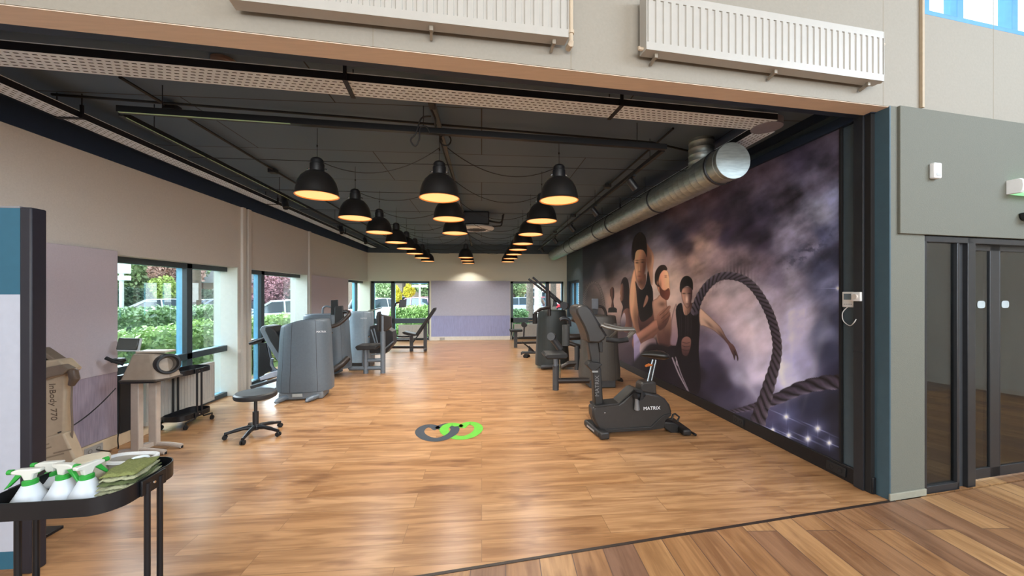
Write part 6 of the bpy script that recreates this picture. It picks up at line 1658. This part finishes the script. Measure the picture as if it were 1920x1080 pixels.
def bush(name, lab, cat, c, r, m, n=2500, size=.1, trunk=None, squash=1.0, seed=0, blobs=7, M_t=None):
    rr = np.random.default_rng(seed + 50)
    t = thing(name, lab, cat, (c[0], c[1], -.25))
    mb = MB(); N = n; cs = [(Vector(c), r * .72)]
    for k in range(blobs):
        d = Vector(rr.normal(size=3)); d.normalize(); cs.append((Vector(c) + Vector((d.x * r * .62, d.y * r * .62, d.z * r * .62 * squash)), r * (.35 + .3 * rr.random())))
    for cc_, r_ in cs:
        k = N // len(cs); q = rr.normal(size=(k, 3)); q /= np.linalg.norm(q, axis=1)[:, None]; rad = r_ * (.55 + .5 * rr.random(k) ** .5)[:, None]
        P = q * rad; P[:, 2] *= squash; leaves(mb, k, P + np.array(cc_), size)
    mb.build('foliage', m, t)
    mt = M_t or mat('bark', '5d5248', .9, var=.3, scale=12, bump=.6)
    mb = MB(); tr = trunk or .04
    mb.tube([(c[0], c[1], -.25), (c[0] + .02, c[1], c[2] * .5), (c[0], c[1], c[2])], [tr * 1.25, tr, tr * .6], 12); 
    if trunk:
        for k in range(4):
            a = rr.random() * 6.28; mb.tube([(c[0], c[1], c[2] * .62), (c[0] + math.cos(a) * r * .6, c[1] + math.sin(a) * r * .6, c[2] + r * .3)], [tr * .5, tr * .2], 8)
    mb.build('trunk' if trunk else 'stem', mt, t)
    return t
def at(px, Y, z=0.0):
    q = onY(px, 550, Y); return (q.x, q.y, z)
bush('street_tree', 'large green tree beyond the street, seen in the first left window', 'tree', at(278, 30, 4.2), 3.3, L_tree, 11000, .22, .28, seed=1)
bush('street_tree', 'pale pinkish tree beyond the street behind the first left window', 'tree', at(335, 26, 2.9), 1.5, L_pink, 6000, .13, .10, seed=2)
bush('green_bush', 'low light green bush across the street, first left window', 'bush', at(306, 24, 1.7), .75, leaf_mat('fresh_bush_leaves', '7f9c3a', 'c8dc7c', 3), 3000, .08, seed=21)
bush('street_tree', 'tree with a grey trunk seen in the narrow pane of the first left window', 'tree', at(366, 14, 4.6), 1.5, L_tree, 3000, .14, .15, seed=3)
bush('red_bush', 'dark red bush behind the pale car, seen in the second left window', 'bush', at(512, 20, 1.45), 1.0, L_red, 7000, .07, seed=4)
bush('yellow_bush', 'tall bright yellow bush outside the far left window', 'bush', at(745, 26.3, 1.3), .36, L_yel, 4000, .05, squash=1.9, seed=5)
bush('yellow_bush', 'smaller yellow-green bush by the white house, far left window', 'bush', at(768, 31, 1.6), .45, L_yel, 2500, .06, squash=1.4, seed=6)
bush('green_bush', 'green bush behind the silver car, far left window', 'bush', at(712, 31, 1.3), 1.25, L_tree, 6000, .1, seed=7)
bush('street_tree', 'leafy green tree at the right side of the far left window', 'tree', at(803, 37, 2.7), 1.6, L_tree, 6000, .12, .15, seed=8)
bush('street_tree', 'leafy treetop above the white house in the far left window', 'tree', at(757, 37, 4.2), 1.7, L_tree, 6000, .14, .15, seed=28)
bush('street_tree', 'tree with a thick grey trunk nearest in the far right window', 'tree', at(993, 19, 3.9), 1.55, L_tree, 5000, .10, .17, seed=9)
bush('street_tree', 'tree with a pale trunk beside the red car, far right window', 'tree', at(1008, 22.5, 4.9), 1.6, L_tree, 4500, .12, .19, seed=10, M_t=mat('pale_bark', 'b0aca0', .9, var=.2, scale=10))
bush('street_tree', 'tree standing behind the right pane of the far right window', 'tree', at(1037, 26, 4.3), 1.9, L_tree, 5000, .12, .20, seed=11)
bush('street_tree', 'light green tree far behind the left part of the far right window', 'tree', at(963, 31, 2.6), 1.5, L_tree, 5000, .12, .12, seed=12)
bush('street_tree', 'green tree beyond the small window of the right wall', 'tree', at(1078, 33, 4.0), 1.7, L_tree, 4000, .12, .14, seed=13)
# cars
M_tyre = mat('tyre', '1c1c1e', .8); M_cglass = mat('car_glass', '2b3a40', .1, .3); M_rim = mat('alloy', 'a9adb0', .3, .8)
def car(lab, col, pos, rot, L=4.3, Wd=1.75, Hh=1.45, cat='car'):
    z0 = -.25; t = thing('parked_car', lab, cat, (pos[0], pos[1], z0), 'cars parked outside')
    m = mat('car_paint_' + col, col, .25, .2, var=.01, coat=.6)
    T = Matrix.Rotation(rot, 3, 'Z'); C0 = Vector((pos[0], pos[1], z0))
    def P(x, y, z): return C0 + T @ Vector((x, y, z))
    def loft(prof, hw, shrink):
        # prof: list of (x, zlow, zhigh) ; hw: half width low/high
        vs = []
        for x, zl, zh in prof:
            vs += [P(x, -hw[0], zl), P(x, -hw[1], zh), P(x, hw[1], zh), P(x, hw[0], zl)]
        fs = []
        for i in range(len(prof) - 1):
            for j in range(4): fs.append((i * 4 + j, i * 4 + (j + 1) % 4, (i + 1) * 4 + (j + 1) % 4, (i + 1) * 4 + j))
        fs.append((0, 1, 2, 3)); fs.append(tuple((len(prof) - 1) * 4 + k for k in (3, 2, 1, 0)))
        return vs, fs
    h = Hh
    body = [(-L / 2, .35, .62), (-L / 2 + .12, .25, .86), (-L * .22, .22, .95), (L * .1, .22, .93), (L * .30, .22, .86), (L / 2 - .12, .25, .72), (L / 2, .35, .58)]
    mb = MB(); v, f = loft(body, (Wd / 2, Wd / 2 - .03), 0); mb.add(v, f); mb.build('body', m, t, bevel=.05, ang=60)
    cab = [(-L / 2 + .18, .86, .92), (-L / 2 + .42, .86, h - .06), (-L * .1, .88, h), (L * .06, .88, h - .04), (L * .24, .84, .90)]
    mb = MB(); v, f = loft(cab, (Wd / 2 - .06, Wd / 2 - .22), 0); mb.add(v, f); mb.build('windows', M_cglass, t, bevel=.04, ang=60)
    roof = [(-L / 2 + .38, h - .07, h - .03), (-L * .1, h - .03, h + .03), (L * .07, h - .06, h)]
    mb = MB(); v, f = loft(roof, (Wd / 2 - .22, Wd / 2 - .30), 0); mb.add(v, f)
    for sy in (-1, 1):
        for (xa, za), (xb, zb_) in (((-L / 2 + .2, .9), (-L / 2 + .45, h - .04)), ((-.25, .9), (-.2, h - .02)), ((L * .24, .88), (L * .06, h - .03))):
            mb.beam(P(xa, sy * (Wd / 2 - .055), za), P(xb, sy * (Wd / 2 - .215), zb_), .05, .07)
    mb.build('roof', m, t)
    for sx in (-L * .31, L * .31):
        for sy in (-1, 1):
            mb = MB(); mb.cyl(P(sx, sy * (Wd / 2 - .19), .31), P(sx, sy * (Wd / 2 + .01), .31), .31, n=24); wh = mb.build('wheel', M_tyre, t)
            mb = MB(); mb.cyl(P(sx, sy * (Wd / 2), .31), P(sx, sy * (Wd / 2 + .02), .31), .19, n=20); mb.build('rim', M_rim, wh)
    for sy in (-1, 1):
        mb = MB(); mb.box(P(-L / 2 + .03, sy * (Wd / 2 - .22), .74), (.10, .30, .13), rz=rot); mb.build('tail_light', mat('tail_red', 'b02828', .3), t)
        mb = MB(); mb.box(P(L / 2 - .08, sy * (Wd / 2 - .25), .64), (.12, .34, .12), rz=rot); mb.build('headlight', M_chrome, t)
    return t
car('white estate car parked behind the hedge, first left window', 'd9dcda', at(290, 20.5), R(222), 4.9)
car('pale blue car seen through the narrow pane of the first left window', 'aebed0', at(404, 21), R(225), 4.4)
car('pale silver car close outside the second left window', 'c9d8e2', at(527, 17), R(200), 4.3)
car('silver hatchback seen from behind in the far left window', 'ccd0d6', at(711, 23.5), R(70), 4.0)
car('white car parked far back behind the white post, far left window', 'e0e2e6', at(768, 33), R(20), 4.2)
car('pinkish red car behind the hedge at the far left window', 'c98aa8', at(779, 26), R(150), 4.0)
car('red and white car at the right edge of the far left window', 'c05060', at(803, 31.5), R(35), 4.0)
car('blue-grey car left of the trees in the far right window', '9aa4b4', at(972, 27), R(160), 4.2)
car('bright red car between the trees in the far right window', 'cc3a48', at(1014, 31), R(15), 4.1)
car('white van-like car behind the red one, far right window', 'e6e6e4', at(1016, 37), R(5), 4.6, 1.9, 1.9)
car('small red car seen in the little window of the right wall', 'c23c40', at(1080, 31), R(100), 4.0)
# street signs
def sign(lab, p, h, w, hh, colp, face):
    t = thing('street_sign', lab, 'street sign', (p[0], p[1], -.25))
    mb = MB(); mb.cyl((p[0], p[1], -.25), (p[0], p[1], h), .045, n=12); mb.build('post', mat('sign_post_pale', 'cfd8da', .4, .2), t)
    mb = MB(); mb.box((p[0], p[1] - .05, h - hh / 2), (w, .03, hh), rz=R(face)); mb.build('panel', colp, t, bevel=.01)
    mb = MB(); mb.box((p[0], p[1] - .05, h - hh - .12), (w, .032, .12), rz=R(face)); mb.build('lower_strip', mat('sign_white', 'e6eaec', .5), t)
    return t
q = onX(228, 540, -9.6)
sign('white street sign on a pale post outside the first left window', (q.x, q.y), 2.45, .42, .42, mat('sign_white', 'e6eaec', .5), 40)
q = onY(787, 540, 19.0)
sign('blue sign on a white post outside the far left window', (q.x, q.y), 2.2, .75, .22, mat('sign_blue', '3d86b4', .5), 0)
# white painted brick piers just outside the panes
M_wbrick = brick_mat('white_painted_brick', 'd8dcd8', 'cfd4d2', '6f787c', .24, .075)
for i, (ya, yb, xd) in enumerate(((6.25, 6.36, .42), (8.45, 8.56, .34))):
    mb = MB(); mb.bx(XG - xd, XG - .18, ya, yb, -.25, 1.95); tag(mb.build('brick_pier', M_wbrick), 'white painted brick pier outside the %s left window' % ('first', 'second')[i], 'brick pier')
mb = MB(); rbox(mb, 9.3, 9.4, -.70, -.32, -.25, 1.95); tag(mb.build('brick_pier', M_wbrick), 'white painted brick pier outside the small window of the right wall', 'brick pier')
# houses
def house(lab, x0, x1, y0, y1, h, mw, mr, wins=(), roof=1.6, axis='x', name='house'):
    t = thing(name, lab, 'house', ((x0 + x1) / 2, (y0 + y1) / 2, -.25))
    mb = MB(); mb.bx(x0, x1, y0, y1, -.25, h); mb.build('wall', mw, t)
    mb = MB()
    if axis == 'x':
        ym = (y0 + y1) / 2; P = [Vector((x0 - .3, y0 - .4, h)), Vector((x0 - .3, y1 + .4, h)), Vector((x0 - .3, ym, h + roof))]; mb.prism(P, (x1 - x0 + .6, 0, 0))
    else:
        xm = (x0 + x1) / 2; P = [Vector((x0 - .4, y0 - .3, h)), Vector((x1 + .4, y0 - .3, h)), Vector((xm, y0 - .3, h + roof))]; mb.prism(P, (0, y1 - y0 + .6, 0))
    mb.build('roof', mr, t)
    for (a, z, w, hh, side) in wins:
        mb = MB()
        if side == 'y': mb.bx(a, a + w, y0 - .06, y0 + .02, z, z + hh)
        else: mb.bx(x1 - .02, x1 + .06, a, a + w, z, z + hh)
        f = mb.build('window', mat('house_window_white', 'd6d8d4', .5), t)
        mb = MB()
        if side == 'y': mb.bx(a + .1, a + w - .1, y0 - .07, y0 - .05, z + .1, z + hh - .1)
        else: mb.bx(x1 + .05, x1 + .07, a + .1, a + w - .1, z + .1, z + hh - .1)
        mb.build('pane', M_cglass, f)
    return t
M_brk = brick_mat('terrace_brick', 'b5866c', 'a0745c', 'c0b0a0'); M_pbrk = brick_mat('pale_brick', 'cdb8a0', 'c0a890', 'd0c8bc')
M_tile = mat('grey_roof_tiles', '7a7a7c', .8, var=.2, scale=5); M_otile = mat('orange_roof_tiles', 'b08a70', .8, var=.2, scale=5)
house('pale house with grey roof far behind the first left window', -44, -33, 33, 46, 4.6, M_pbrk, M_tile, [(35, .8, 2, 1.4, 'x'), (41, .8, 2, 1.4, 'x')], 2.5, 'y')
house('brick house with orange roof behind the second left window', -26, -14.5, 34, 41, 2.4, M_brk, M_tile, [(-23, .8, 2, 1.1, 'y'), (-18, .8, 1.6, 1.1, 'y')], 2.6)
house('pale brick house behind the silver car in the far left window', -13.5, -6.2, 38, 46, 5.5, M_pbrk, M_otile, [(-11, .9, 2, 1.4, 'y'), (-11, 3.4, 2, 1.2, 'y'), (-8.3, 3.4, 1.2, 1.2, 'y')], 2)
house('white house with wide windows in the middle of the far left window', -5.6, -.5, 42, 50, 4.2, mat('white_render', 'd8dad6', .8), M_tile, [(-5, .8, 1.8, 1.3, 'y'), (-2.6, .8, 1.5, 1.3, 'y')], 1.5)
house('red brick terrace behind the trees in the far right window', 1.5, 16, 40, 48, 5.8, M_brk, M_tile, [(2.4, .8, 1.6, 1.3, 'y'), (5, .8, 1.6, 1.3, 'y'), (2.4, 3.4, 1.6, 1.2, 'y'), (5, 3.4, 1.6, 1.2, 'y'), (8.6, .8, 1.6, 1.3, 'y'), (8.6, 3.4, 1.6, 1.2, 'y')], 2.2)
